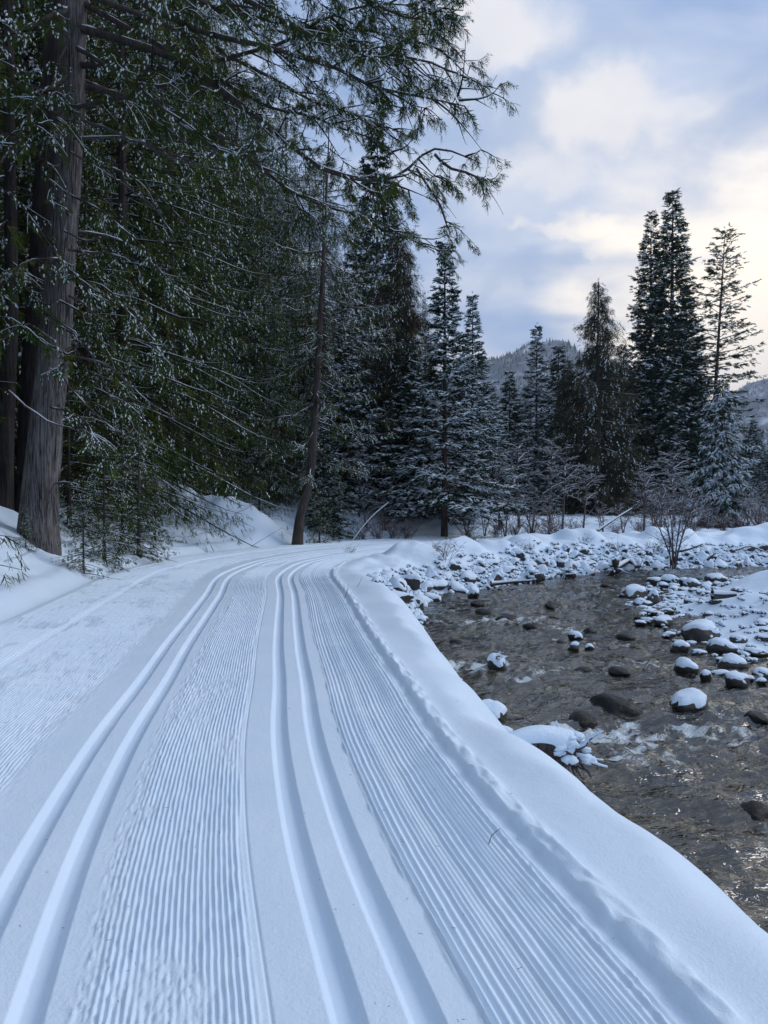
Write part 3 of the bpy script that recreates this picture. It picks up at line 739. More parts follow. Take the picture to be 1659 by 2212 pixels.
# near peak in the middle and the long slope on the right
mts = [mountain('mountain', 240, 1180, 420, 400, 222, 201), mountain('mountain', 1080, 1500, 600, 500, 350, 203), mountain('mountain', -900, 1500, 700, 500, 300, 205)]
rt = np.random.RandomState(31)
VV, FF = [], []; n0 = 0
base_a = np.arange(5) * 2 * np.pi / 5
for mi_, (X, Y, Z) in enumerate(mts[:2]):
    cnt = 17000
    i = rt.rand(cnt) * 62; j = rt.rand(cnt) * 78
    i0 = i.astype(int); j0 = j.astype(int); fi = i - i0; fj = j - j0
    def bl_(Q): return (Q[i0, j0] * (1 - fi) * (1 - fj) + Q[i0 + 1, j0] * fi * (1 - fj) + Q[i0, j0 + 1] * (1 - fi) * fj + Q[i0 + 1, j0 + 1] * fi * fj)
    x, y, z = bl_(X), bl_(Y), bl_(Z)
    dens = fbm(x / 60, y / 60, 211, 3) + 0.3
    k = (z > 20) & (rt.rand(cnt) < 0.35 + 0.8 * sst(dens, -0.3, 0.4)); x, y, z = x[k], y[k], z[k]
    h = rt.uniform(4, 8, len(x)); w = h * rt.uniform(.16, .24, len(x))
    ring = np.stack([x[:, None] + w[:, None] * np.cos(base_a), y[:, None] + w[:, None] * np.sin(base_a), np.repeat((z - 1)[:, None], 5, 1)], -1)
    top = np.stack([x, y, z + h], -1)[:, None, :]
    V = np.concatenate([ring, top], 1).reshape(-1, 3)
    q = np.arange(len(x))[:, None, None] * 6
    tri = np.array([[a, (a + 1) % 5, 5] for a in range(5)])[None]
    VV.append(V); FF.append((q + tri).reshape(-1, 3) + n0); n0 += len(V)
link('mountain_woods', mesh_np('mountain_woods', np.concatenate(VV), np.concatenate(FF), M_FART, smooth=False), kind='stuff', label='thin dark conifer woods covering the snowy mountain slopes', category='woods')

# ------------------------------------------------------------------ tree building
def tubes(P, R, k=4, cap=False):
    """P (B,n,3) polylines, R (B,n) radii -> verts, quads"""
    P = np.asarray(P, float); R = np.asarray(R, float)
    B, n, _ = P.shape
    T = np.gradient(P, axis=1); T /= np.linalg.norm(T, axis=2)[..., None] + 1e-9
    up = np.zeros_like(T); up[..., 2] = 1
    vert = np.abs(T[..., 2]) > 0.9
    up[vert] = (1, 0, 0)
    vm = vert.mean(1) > 0.5
    up[vm] = (1, 0, 0); up[~vm] = (0, 0, 1)
    s = np.cross(T, up); s /= np.linalg.norm(s, axis=2)[..., None] + 1e-9
    n_ = np.cross(s, T)
    a = np.arange(k) * 2 * np.pi / k
    V = P[:, :, None, :] + R[:, :, None, None] * (np.cos(a)[None, None, :, None] * s[:, :, None, :] + np.sin(a)[None, None, :, None] * n_[:, :, None, :])
    V = V.reshape(-1, 3)
    b_ = np.arange(B)[:, None, None] * n * k; i = np.arange(n - 1)[None, :, None] * k; j = np.arange(k)[None, None, :]
    q0 = b_ + i + j; q1 = b_ + i + (j + 1) % k
    return V, np.stack([q0, q1, q1 + k, q0 + k], -1).reshape(-1, 4)
class Acc:
    def __init__(s): s.V = []; s.F = {3: [], 4: []}; s.n = 0
    def add(s, V, F):
        s.V.append(V); s.F[F.shape[1]].append(F + s.n); s.n += len(V)
    def mesh(s, name, m, smooth=False):
        if not s.V: return None
        return mesh_np(name, np.concatenate(s.V), [np.concatenate(f) for f in s.F.values() if f], m, smooth=smooth)
def pal(root, name, acc, m, smooth=False, **p):
    me = acc.mesh(name, m, smooth)
    if me is None: return None
    return link(name, me, root, **p)

def fir_spray(rng, nside=6):
    """flat comb of needle-clad twigs, unit length along +X"""
    V, F = [], []
    def tri(a, b_, c):
        V.extend([a, b_, c]); F.append([len(V) - 3, len(V) - 2, len(V) - 1])
    tri((0, -.06, 0), (0, .06, .02), (1, 0, -.02)); tri((0, 0, -.05), (.25, 0, .08), (.9, 0, -.08))
    for k in range(nside):
        x = 0.10 + 0.80 * k / nside + rng.uniform(-.03, .03)
        L = 0.42 * (1 - 0.75 * x) + .06
        for s in (-1, 1):
            a = math.radians(rng.uniform(42, 62)); z = rng.uniform(-.17, .10)
            tri((x - .06, 0, -.02), (x + .08, 0, 0.03), (x + L * math.cos(a), s * L * math.sin(a), z))
    return np.array(V), np.array(F)
def fir_snow(V, F, th=.035):
    """ridged snow lying on the twigs of a spray"""
    NV, NF = [], []
    for q, t in enumerate(F):
        if q == 1 or (q > 1 and q % 3 == 0): continue
        a, b_, c = V[t]
        m = (a + b_) / 2; up = np.array([0, 0, th]); s_ = 1.3 if q == 0 else 1.05
        i = len(NV)
        NV += [m + (a - m) * s_ + up * .3, m * .8 + c * .2 + up * 1.5, m + (b_ - m) * s_ + up * .3, m * .1 + c * .9 + up * .6]
        NF += [[i, i + 1, i + 3], [i + 1, i + 2, i + 3]]
    return np.array(NV), np.array(NF)
def cedar_spray(rng, n=5):
    """drooping flat frond of scaly leaves, unit length, bending down along +X"""
    V, F = [], []
    def P(x, y): return np.array([x * (1 - .12 * x), y, -.16 * x * x + rng.uniform(-.02, .02)])
    def tri(a, b_, c):
        V.extend([a, b_, c]); F.append([len(V) - 3, len(V) - 2, len(V) - 1])
    tri(P(0, -.02), P(.0, .03), P(1, 0))
    for k in range(n):
        x = 0.06 + 0.72 * k / n + rng.uniform(-.03, .03)
        L = 0.50 * (1 - 0.55 * x) * rng.uniform(.75, 1.15)
        for s in (-1, 1):
            a = math.radians(rng.uniform(24, 44))
            e = P(x + L * math.cos(a), s * L * math.sin(a))
            m = P(x + L * .55 * math.cos(a), s * L * .55 * math.sin(a)); w = np.array([-.036, s * .04, 0])
            if n > 3:
                tri(P(x - .02, 0), m - w * .7, m + w * .9)
                tri(m - w * .7, e, m + w * .9)
            else: tri(P(x - .09, s * -.05), P(x + .17, s * .08), e)
    return np.array(V), np.array(F)
def cedar_snow(rng):
    V, F = [], []
    for k in range(2):
        x0 = rng.uniform(.0, .25) + .3 * k; L = rng.uniform(.18, .40); y = rng.uniform(-.10, .10); w = rng.uniform(.04, .085)
        z0 = -.12 * x0 * x0 + .03
        i = len(V)
        V += [(x0, y, z0), (x0 + L * .5, y - w, z0 - .02), (x0 + L * .5, y, z0 + .055), (x0 + L * .5, y + w, z0 - .02), (x0 + L, y * 1.5, z0 - .09)]
        F += [[i, i + 1, i + 2], [i, i + 2, i + 3], [i + 1, i + 4, i + 2], [i + 2, i + 4, i + 3]]
    return np.array(V, float), np.array(F)
def tmpl(kind, seed):
    r = random.Random(seed)
    if kind == 'fir':
        V, F = fir_spray(r); S = fir_snow(V, F, .05)
    elif kind == 'firlo':
        V, F = fir_spray(r, 4); S = fir_snow(V, F, .09)
    elif kind == 'cedar':
        V, F = cedar_spray(r); S = cedar_snow(r)
    elif kind == 'cedarlo':
        V, F = cedar_spray(r, 3); S = cedar_snow(r)
    return (V, F), S
TM = {k: [tmpl(k, 50 + i) for i in range(5)] for k in ('fir', 'firlo', 'cedar', 'cedarlo')}
def scatter(acc, T, base, A, N, S):
    """instances template T=(V,F) with x axis A, normal N, size S"""
    if len(base) == 0: return
    V, F = T
    Bv = np.cross(N, A)
    W_ = base[:, None, :] + S[:, None, None] * (V[None, :, 0:1] * A[:, None, :] + V[None, :, 1:2] * Bv[:, None, :] + V[None, :, 2:3] * N[:, None, :])
    acc.add(W_.reshape(-1, 3), (np.arange(len(base))[:, None, None] * len(V) + F[None]).reshape(-1, 3))
def unit(v): return v / (np.linalg.norm(v, axis=-1, keepdims=True) + 1e-9)
def dress(rs, P, lenB, kind, per_m, size, snow_p, fol, snw, t0=.2, width=.25, pitch=(-.5, .1), yaw=(25, 75), roll=.5, endp=1.0, min_n=5, hang=None):
    """put sprays along branches P (B,n,3)"""
    B, n, _ = P.shape
    cnt = np.maximum(min_n, (lenB * per_m * (1 - t0)).astype(int))
    bi = np.repeat(np.arange(B), cnt); M = len(bi)
    t = t0 + (1 - t0) * rs.rand(M) ** endp
    fpos = t * (n - 1); i0 = np.minimum(fpos.astype(int), n - 2); fr = (fpos - i0)[:, None]
    pos = P[bi, i0] * (1 - fr) + P[bi, i0 + 1] * fr
    T_ = unit(P[bi, i0 + 1] - P[bi, i0])
    H = T_.copy(); H[:, 2] = 0; H = unit(H + 1e-6)
    side = np.stack([-H[:, 1], H[:, 0], np.zeros(M)], -1)
    sg = np.where(rs.rand(M) < .5, -1.0, 1.0)
    off = sg * width * lenB[bi] * (rs.rand(M) ** 1.3) * np.sqrt(np.clip(1.02 - t, 0, 1)) * np.minimum(1, t / .25)
    if hang is not None: dz = -np.abs(off) * hang[0] - rs.rand(M) ** 2 * hang[1]
    else: dz = -np.abs(off) * .15
    fwd = np.abs(off) * .5
    pos = pos + side * off[:, None] + H * fwd[:, None]; pos[:, 2] += dz
    ya = np.radians(rs.uniform(*yaw, M)) * sg * np.where(t > .93, .3, 1.0)
    pi_ = rs.uniform(*pitch, M)
    ph = np.arctan2(H[:, 1], H[:, 0]) + ya
    tz = T_[:, 2] * .5
    el = pi_ + tz
    A = unit(np.stack([np.cos(ph) * np.cos(el), np.sin(ph) * np.cos(el), np.sin(el)], -1))
    up = np.zeros_like(A); up[:, 2] = 1
    N = unit(up - A * (A[:, 2:3]) + 1e-4)
    ro = rs.normal(0, roll, M)[:, None]
    Bv = np.cross(N, A); N = N * np.cos(ro) + Bv * np.sin(ro)
    S = size * rs.uniform(.65, 1.25, M) * (1 - .35 * t)
    kk = rs.randint(0, 5, M); sn = rs.rand(M) < snow_p * np.clip(1.0 + 1.9 * perlin(pos[:, 0] * 1.1 + pos[:, 1] * .3, pos[:, 2] * 1.1 + pos[:, 1] * .9, 7), .12, 2.2)
    for k in range(5):
        m = kk == k
        scatter(fol, TM[kind][k][0], pos[m], A[m], N[m], S[m])
        m2 = m & sn
        scatter(snw, TM[kind][k][1], pos[m2] + np.array([0, 0, .004]), A[m2], N[m2], S[m2])
def trunk_mesh(acc, H, r0, lean=(0, 0), k=9, n=10, bend=0, seed=0):
    z = np.linspace(-.4, H, n); u = np.clip(z / H, 0, 1)
    x = lean[0] * u + bend * np.sin(u * np.pi) ; y = lean[1] * u
    P = np.stack([x, y, z], -1)[None]; R = (r0 * (1 - u) ** .85 + .012 + r0 * .35 * np.exp(-u * H / .5))[None]
    V, F = tubes(P, R, k); acc.add(V, F)
    return lambda h: np.stack([np.interp(h, z, x), np.interp(h, z, y)], -1)
def conifer(name, seed, H, R, base, nb, kind, fmat, per_m, size, snow_p, power=.85, r0=.18, droop=.35, upturn=.25, width=.25, pitch=(-.4, .1), roll=.5, hang=None,
            gap=0, wood_snow=.5, bark=M_BARKD, yaw=(20, 80), t0=.18, dead=0, minL=.25, bend=0, lean=(0, 0), full=.0, upper=0.25, label=None, sfmat=None):
    """a template conifer at the origin; returns its Empty"""
    rs = np.random.RandomState(seed)
    root = bpy.data.objects.new(name, None); COL.objects.link(root); root.empty_display_size = .3
    tr = Acc(); fol = Acc(); snw = Acc(); wd = Acc(); ws = Acc()
    c = trunk_mesh(tr, H, r0, lean, bend=bend)
    q = (np.arange(nb) + rs.rand(nb)) / nb
    q = q ** 1.08
    h = base + (H - base) * q
    if gap: h = base + np.round((h - base) / gap) * gap + rs.normal(0, gap * .24, nb); h = np.clip(h, base, H * .995)
    q = (h - base) / (H - base)
    az = rs.rand(nb) * 6.283 if not gap else np.arange(nb) * 2.4 + rs.normal(0, .3, nb)
    prof = np.clip(1 - q, 0, 1) ** power
    if full: prof = np.minimum(prof, full + (1 - full) * np.clip(q / .25, 0, 1))
    L = np.maximum(R * prof * rs.uniform(.65, 1.15, nb) * (1 + .18 * np.sin(az * 2 + seed)), minL)
    n = 7; t = np.linspace(0, 1, n)
    e0 = upper * q - droop * (1 - q) * .6 + rs.normal(0, .08, nb)
    zz = L[:, None] * (e0[:, None] * t + (-droop * t ** 2 + upturn * t ** 4) * (1 - .4 * q[:, None]))
    daz = rs.normal(0, .18, nb)
    aa = az[:, None] + daz[:, None] * t
    cc = c(h)
    P = np.stack([cc[:, 0:1] + np.cos(aa) * L[:, None] * t, cc[:, 1:2] + np.sin(aa) * L[:, None] * t, h[:, None] + zz], -1)
    rb = np.clip(.007 + .009 * L, .006, .04)[:, None] * (1.08 - t)[None] * np.ones((nb, 1))
    V, F = tubes(P, rb, 3); wd.add(V, F)
    sb = rs.rand(nb) < wood_snow
    if sb.any():
        V, F = tubes(P[sb] + np.array([0, 0, 1]) * (rb[sb] * .6)[..., None], rb[sb] * .65 + .002, 3); ws.add(V, F)
    alive = rs.rand(nb) >= dead * (q < .45)
    dress(rs, P[alive], L[alive], kind, per_m, size, snow_p, fol, snw, t0, width, pitch, yaw, roll, hang=hang)
    # leader
    Pt = np.array([[[*c(H * .97), H * .97], [*c(H), H + .25]]]); 
    dress(rs, Pt, np.array([.5]), kind, 10, size * .5, snow_p, fol, snw, 0, 0, (.2, .9), (0, 180), .5)
    pal(root, 'trunk', tr, bark, True)
    pal(root, 'branches', wd, M_TWIG, True, kind='stuff')
    pal(root, 'crown', fol, fmat, kind='stuff')
    for a in (ws, snw):
        pass
    if ws.V:
        for v, f4 in zip(ws.V, ws.F[4]): snw.V.append(v); snw.F[4].append(f4 + snw.n); snw.n += len(v)
    pal(root, 'snow_cover', snw, sfmat or M_SNOWF, kind='stuff')
    root['category'] = 'tree'
    return root
used = set()
def plant(proto, x, y, label, group=None, s=1.0, rz=0.0, z=None, sz=None, name=None, tilt=(0, 0)):
    if proto.name in used:
        r = proto.copy(); COL.objects.link(r)
        for ch in proto.children:
            c = ch.copy(); COL.objects.link(c); c.parent = r
    else:
        used.add(proto.name); r = proto
    if z is None: z = ground_z(x, y) - .05
    r.location = (x, y, z); r.rotation_euler = (tilt[0], tilt[1], rz); r.scale = (s, s, sz or s)
    r['label'] = label
    if group: r['group'] = group
    elif 'group' in r: del r['group']
    return r
TREE_N = [0]
# --- kinds
cedar_a = conifer('cedar_tree', 301, 17, 3.5, .5, 330, 'cedarlo', M_CEDAR, 25, .40, .17, power=.5, droop=.42, upturn=.25, width=.17, pitch=(-1.15, -.35), roll=.6, hang=(.3, .6), dead=.1, wood_snow=.3)
cedar_b = conifer('cedar_tree', 302, 20, 3.3, .8, 330, 'cedarlo', M_CEDAR, 22, .40, .18, power=.55, droop=.5, upturn=.3, width=.16, pitch=(-1.2, -.4), roll=.6, hang=(.3, .7), dead=.2, wood_snow=.3)
cedar_d = conifer('cedar_tree', 303, 13, 2.6, .2, 330, 'cedarlo', M_RUST, 36, .50, .10, power=.62, droop=.5, upturn=.35, width=.18, pitch=(-1.35, -.6), roll=.7, hang=(.35, .6), wood_snow=.15)
cedar_u = conifer('young_cedar', 304, 4.6, 1.7, .15, 80, 'cedar', M_CEDAR, 15, .26, .5, power=.6, droop=.3, upturn=.2, width=.2, pitch=(-.9, -.1), roll=.5, hang=(.2, .2), r0=.05, wood_snow=.3)
fir_a = conifer('fir_tree', 311, 12.5, 3.3, .7, 240, 'firlo', M_FIR, 27, .50, .45, power=1.05, droop=.26, upturn=.16, width=.26, pitch=(-.5, .25), roll=.55, gap=.12, upper=.45, r0=.13, wood_snow=.3)
fir_b = conifer('fir_tree', 312, 11, 2.9, .3, 230, 'firlo', M_FIR, 27, .48, .20, power=.85, droop=.3, upturn=.2, width=.28, pitch=(-.6, .15), roll=.6, gap=.12, upper=.4, r0=.12, wood_snow=.3)
doug_a = conifer('tall_fir', 321, 22, 3.7, 3.0, 300, 'firlo', M_FIR, 19, .56, .20, power=.85, droop=.20, upturn=.2, width=.26, pitch=(-.6, .25), roll=.7, gap=.15, upper=.55, r0=.24, full=.7, minL=.28, wood_snow=.15)
fir_c = conifer('fir_tree', 313, 12.5, 3.2, 1.2, 200, 'firlo', M_FIR, 24, .46, .62, power=1.15, droop=.24, upturn=.18, width=.24, pitch=(-.45, .3), roll=.5, gap=.2, upper=.5, r0=.12, wood_snow=.4, minL=.15)
doug_b = conifer('tall_fir', 322, 19, 3.4, 5.0, 190, 'firlo', M_FIR, 11, .52, .2, power=.55, droop=.12, upturn=.1, width=.24, pitch=(-.5, .3), roll=.5, gap=.5, upper=.6, r0=.17, full=.55, minL=.5, lean=(1.0, 0), wood_snow=.15, t0=.35)
weep = conifer('snowy_spruce', 331, 9.5, 3.0, .5, 150, 'firlo', M_FIR, 26, .48, .55, power=.7, droop=.75, upturn=.55, width=.16, pitch=(-1.1, -.2), roll=.45, gap=.42, upper=.25, r0=.13, hang=(.6, .3), wood_snow=.7)
# ------------------------------------------------------------------ valley haze
hm = bpy.data.materials.new('valley_haze'); hm.use_nodes = True; hn = hm.node_tree; hn.nodes.clear()
ho = hn.nodes.new('ShaderNodeOutputMaterial'); hv = hn.nodes.new('ShaderNodeVolumePrincipled')
hv.inputs['Color'].default_value = (0.80, 0.88, 1.0, 1); hv.inputs['Density'].default_value = HAZE
hn.links.new(hv.outputs[0], ho.inputs['Volume'])
hx = np.array([(x, y, z) for x in (-2600, 2600) for y in (-850, 3900) for z in (-40, 430)], float)
if HAZE > 0:
    link('haze', mesh_np('haze', hx, np.array([[0, 1, 3, 2], [4, 6, 7, 5], [0, 4, 5, 1], [2, 3, 7, 6], [0, 2, 6, 4], [1, 5, 7, 3]]), hm, smooth=False), kind='stuff', label='thin bluish haze filling the valley air', category='haze')
# ------------------------------------------------------------------ the forest
def P2(vx, Y): return (vx - 829.5) / FOC * Y
rf = random.Random(12)
def H_of(vy_top, Y): return atd(829, vy_top, Y).z
# back rows: the dark wall of cedars up the bank on the left
wall = [
 # vx, Y, proto, height scale
 (-290, 16.5, cedar_a, 1.1), (-90, 19.0, cedar_b, 1.05), (60, 20, cedar_a, 1.15), (-160, 21, cedar_b, 1.2), (170, 21.5, cedar_b, 1.05), (270, 20.2, cedar_a, 1.0), (370, 24, cedar_b, 1.05),
 (100, 25, cedar_a, 1.3), (300, 28, cedar_a, 1.3), (440, 27.5, cedar_a, 1.05), (200, 32, cedar_b, 1.3), (390, 33, cedar_b, 1.2), (515, 29.5, cedar_b, .85), (560, 33, cedar_a, .95), (0, 30, cedar_a, 1.4),
 (490, 37, cedar_a, 1.15), (-100, 28, cedar_b, 1.3), (620, 36, cedar_b, .85), (-320, 24, cedar_a, 1.3), (190, 17.8, cedar_a, .55), (340, 26.5, cedar_a, .7), (470, 27.8, cedar_a, .6), (410, 25.2, cedar_a, .62), (560, 28.2, cedar_b, .5),
 (-420, 18, cedar_b, 1.2), (-600, 20, cedar_a, 1.2), (-230, 13.8, cedar_a, .6), (-700, 12, cedar_b, 1.2), (-760, 9, cedar_a, 1.2), (560, 29, cedar_b, .62), (625, 31, cedar_a, .70), (670, 33, cedar_b, .68), (600, 27, cedar_a, .42), (660, 28.5, cedar_a, .50), (735, 32, cedar_a, .55)]
for i, (vx, Y, pr, s) in enumerate(wall):
    lab = {5: 'large cedar with snow-specked fronds just right of the big grey trunk', 2: 'dense cedar closing the gap behind the big grey trunk', 6: 'dense cedar rising over the dark hollow behind the ploughed mound', 13: 'cedar in the dark forest wall left of the thin curved tree', 11: 'cedar deep behind the dark hollow, its top lost in the wall', 29: 'cedar right behind the thin curved tree on its left side', 31: 'cedar with gaps of sky right of the thin curved trunk', 32: 'low cedar between the ploughed mound and the curved trunk', 33: 'low cedar just behind the foot of the curved trunk', 34: 'half-height cedar right of the thin curved tree below the spire'}.get(i)
    plant(pr, P2(vx, Y), Y, lab or 'tall dense cedar with snow-specked drooping fronds in the dark forest wall', None if lab else 'cedars of the forest wall', s, rf.uniform(0, 6.28))
# trees at the right end of the wall, seen against the sky
plant(cedar_d, P2(858, 31), 31, 'dark bushy cedar with a rounded brownish top behind the thin curved tree', None, 12.0 / 13 * .98, 1.0)
plant(fir_b, P2(815, 35), 35, 'narrow tall dark conifer whose spire rises behind the overhanging bough', None, .92, 2.0, sz=1.55)
plant(cedar_b, P2(770, 34), 34, 'cedar with ragged open top between the thin curved tree and the narrow spire', None, .62, 2.6)
plant(fir_a, P2(745, 29), 29, 'blue-green young fir low behind the thin curved tree', None, .62, .4)
plant(cedar_b, P2(700, 37), 37, 'cedar showing gaps of sky directly behind the thin curved trunk', None, .72, 4.4)
plant(fir_c, P2(960, 27.5), 27.5, 'snowy fir with bare lower trunk and thin pointed leader beside the bend', None, .86, 0.7, sz=.84)
plant(fir_c, P2(1020, 31.5), 31.5, 'broad snowy fir right behind the pointed fir', None, .74, 2.7)
plant(fir_b, P2(880, 30), 30, 'shorter fir crowded to the left of the pointed fir', None, .62, 5.0)
plant(fir_b, P2(700, 25.4), 25.4, 'small dark fir at the foot of the curved trunk', None, .36, 3.0)
plant(fir_a, P2(795, 31), 31, 'fir filling the gap below the rounded cedar', None, .5, 1.2)
# middle distance, beyond the trail
mid = [(1100, 50, fir_b, 800, 'dark fir with slightly rounded top left of the frosty fir'), (1158, 52, fir_c, 700, 'pale frosty fir standing in front of the mountain peak'),
       (1205, 54, fir_b, 745, 'slender fir between the frosty fir and the dark cone-laden cedar'), (1060, 46, fir_a, 830, 'low fir just right of the broad snowy fir'),
       (1245, 50, fir_b, 800, 'short dark fir half hidden at the left foot of the cone-laden cedar')]
for vx, Y, pr, top, lab in mid:
    h = H_of(top, Y); ph = 11.2 if pr is fir_b else 12.7
    plant(pr, P2(vx, Y), Y, lab, None, h / ph, rf.uniform(0, 6), z=.0)
Y = 44; plant(cedar_d, P2(1290, Y), Y, 'dark brownish cedar with a ragged pointed top in the middle of the far bank', None, H_of(600, Y) / 13.2 * 1.25, 2.0, z=0, sz=H_of(600, Y) / 13.2)
Y = 46; plant(cedar_d, P2(1225, Y), Y, 'lower brownish cedar attached to the left side of the ragged pointed cedar', None, H_of(770, Y) / 13.2 * 1.25, 4.0, z=0, sz=H_of(770, Y) / 13.2)
Y = 47; plant(cedar_d, P2(1345, Y), Y, 'lower dark cedar filling in right of the ragged pointed cedar', None, H_of(755, Y) / 13.2 * 1.3, 5.2, z=0, sz=H_of(755, Y) / 13.2)
Y = 48
plant(doug_a, P2(1448, Y), Y, 'tallest fir of the group on the far bank, thick dark trunk and pointed dome top', None, H_of(410, Y) / 22.2 * 1.15, 0.3, z=0, sz=H_of(410, Y) / 22.2)
plant(doug_a, P2(1402, Y + 1), Y + 1, 'second tallest fir leaning on the left of the tallest one', None, H_of(445, Y) / 22.2 * .95, 3.3, z=0, sz=H_of(445, Y) / 22.2)
plant(doug_a, P2(1478, Y + 1.5), Y + 1.5, 'shorter dense fir hugging the right side of the tallest one', None, H_of(600, Y) / 22.2 * 1.0, 1.9, z=0)
plant(doug_b, P2(1528, Y), Y, 'sparse see-through fir standing alone right of the tallest one', None, H_of(490, Y) / 19.3, 0.0, z=0)
for (vx, Y, top, pr, lab) in ((1390, 47, 760, fir_b, 'dense dark fir under the left side of the tall fir group'), (1440, 46, 800, fir_b, 'dark fir filling the foot of the tallest fir'), (1500, 50, 780, fir_b, 'dark fir behind the snow-laden spruce'),
                             (1350, 52, 830, fir_a, 'fir in shade behind the low dark cedar'), (1180, 44, 900, fir_b, 'short dark fir among the frosty alders'), (1120, 43, 930, fir_b, 'squat fir at the left end of the frosty alders')):
    plant(pr, P2(vx, Y), Y, lab, None, H_of(top, Y) / (12.7 if pr is fir_a else 11.2), rf.uniform(0, 6), z=0)
Y = 36; plant(weep, P2(1558, Y), Y, 'snow-laden spruce with long drooping white boughs near the right edge', None, H_of(815, Y) / 9.7, 1.0, z=0)
for (vx, Y, top, pr) in ((1640, 50, 930, fir_a), (1625, 58, 905, fir_b), (1665, 44, 950, fir_b), (1700, 50, 900, fir_a), (1760, 55, 880, fir_a), (1850, 50, 800, fir_b), (1950, 55, 700, doug_a), (2100, 50, 760, fir_a)):
    plant(pr, P2(vx, Y), Y, 'snow-dusted conifer at the right edge beyond the spruce' , 'conifers beyond the spruce at the right edge', H_of(top, Y) / (12.7 if pr is fir_a else (11.2 if pr is fir_b else 22)), rf.uniform(0, 6), z=0)
# far belt closing the valley floor
for k in range(34):
    Y = rf.uniform(58, 95); vx = rf.uniform(980, 1900)
    h = rf.uniform(5.5, 8.5)
    plant(rf.choice([fir_a, fir_b]), P2(vx, Y), Y, 'far snow-dusted fir on the valley floor below the mountain', 'far firs of the valley floor', h / 12, rf.uniform(0, 6), z=0)
for k in range(16):
    Y = rf.uniform(40, 70); vx = rf.uniform(300, 960)
    plant(rf.choice([cedar_a, cedar_b]), P2(vx, Y), Y, 'shadowy cedar deep inside the forest behind the bend', 'cedars deep in the forest', rf.uniform(.45, .62) if vx > 640 else rf.uniform(.8, 1.0), rf.uniform(0, 6))
# forest behind the viewer and across the river, which shades the trail and shows in the water
for (x, y, s) in ((-9, 2, 1.1), (-11, -3, 1.2), (-8.5, -7, 1.1), (-12, 6, 1.2), (-14, 0, 1.2)):
    plant(cedar_a, x, y, 'tall cedar of the forest edge to the left outside the frame', 'cedars beside the trail outside the frame', s, rf.uniform(0, 6))

# ------------------------------------------------------------------ the big cedar
def add_world_tree(name, loc, label, cat='tree', group=None):
    e = bpy.data.objects.new(name, None); COL.objects.link(e); e.location = loc
    e['label'] = label; e['category'] = cat
    if group: e['group'] = group
    return e
def trunk_pts(pts, radii, nseg=40, k=80, flute=.05, flare=.35, seed=0, top=None):
    """a fluted trunk through world points"""
    P = spline(pts, .25); t = np.linspace(0, 1, len(P)); R = np.interp(t, np.linspace(0, 1, len(radii)), radii)
    d = np.concatenate([[0], np.cumsum(np.linalg.norm(np.diff(P, axis=0), axis=1))])
    a = np.arange(k) * 2 * np.pi / k
    V = []
    for i, (p, r) in enumerate(zip(P, R)):
        fl = flare * math.exp(-max(d[i] - .3, 0) / .55)
        w = 1 + flute * perlin(a * 1.9 + seed, np.full(k, d[i] * .22), 5 + seed) * 1.6 + .04 * perlin(a * 5, np.full(k, d[i] * .4), 9) + .035 * perlin(a * 13, np.full(k, d[i] * .8), 19) + fl * (1 + 0.9 * perlin(a * 1.3, np.full(k, .5), 21 + seed))
        # wrap seam-free by blending with its mirror
        w2 = w[::-1]; bl = .5 * (1 - np.cos(a)); w = w * bl + w2 * (1 - bl) * 1.0
        rr = r * w
        V.append(np.stack([p[0] + rr * np.cos(a), p[1] + rr * np.sin(a), np.full(k, p[2])], -1))
    V = np.concatenate(V)
    i = np.arange(len(P) - 1)[:, None] * k; j = np.arange(k)[None]
    q0 = i + j; q1 = i + (j + 1) % k
    return V, np.stack([q0, q1, q1 + k, q0 + k], -1).reshape(-1, 4), P
bx, by = P2(82, 13.6), 13.6
bz = ground_z(bx, by)
pts = [(bx, by, bz - .4)] + [tuple(atd(vx, vy, by + dy)) for vx, vy, dy in ((88, 1060, 0), (103, 900, 0), (120, 750, 0), (133, 560, 0), (147, 380, 0), (158, 200, 0), (165, 0, 0), (172, -250, .1), (182, -560, .2), (190, -900, .2))]
big = add_world_tree('cedar_tree', (bx, by, bz), 'massive old cedar with fluted grey trunk and long boughs over the trail')
off = np.array([bx, by, bz])
V, F, TP = trunk_pts(pts, [.31, .285, .265, .245, .215, .19, .175, .165, .15, .13, .10, .05], seed=1, flare=.35, flute=.09)
link('trunk', mesh_np('trunk', V - off, F, M_BARK), big)
rsb = np.random.RandomState(55)
for k in range(34):
    z0 = bz + rsb.uniform(.1, 7.5); ln = rsb.uniform(.25, 1.1); aa = rsb.uniform(-2.4, .6)
    zz_ = np.linspace(z0, z0 + ln, 6)
    cxp = np.interp(zz_, TP[:, 2], TP[:, 0]); cyp = np.interp(zz_, TP[:, 2], TP[:, 1]); rr_ = np.interp(zz_, [bz, bz + 1, bz + 3, bz + 8], [.39, .285, .245, .195]) * rsb.uniform(.99, 1.05) + .02 * np.abs(np.linspace(-1, 1, 6)) * rsb.rand()
    aw = aa + .04 * np.cumsum(rsb.normal(0, 1, 6))
    Pk = np.stack([cxp + rr_ * np.cos(aw), cyp + rr_ * np.sin(aw), zz_], -1)
    V, F = tubes((Pk - off)[None], (np.array([.004, .011, .014, .013, .010, .003]) * rsb.uniform(.6, 1.3))[None], 5)
    link('bark_strip', mesh_np('bark_strip', V, F, M_BARK), big)
def on_trunk(TP, z): return np.array([np.interp(z, TP[:, 2], TP[:, 0]), np.interp(z, TP[:, 2], TP[:, 1]), z])
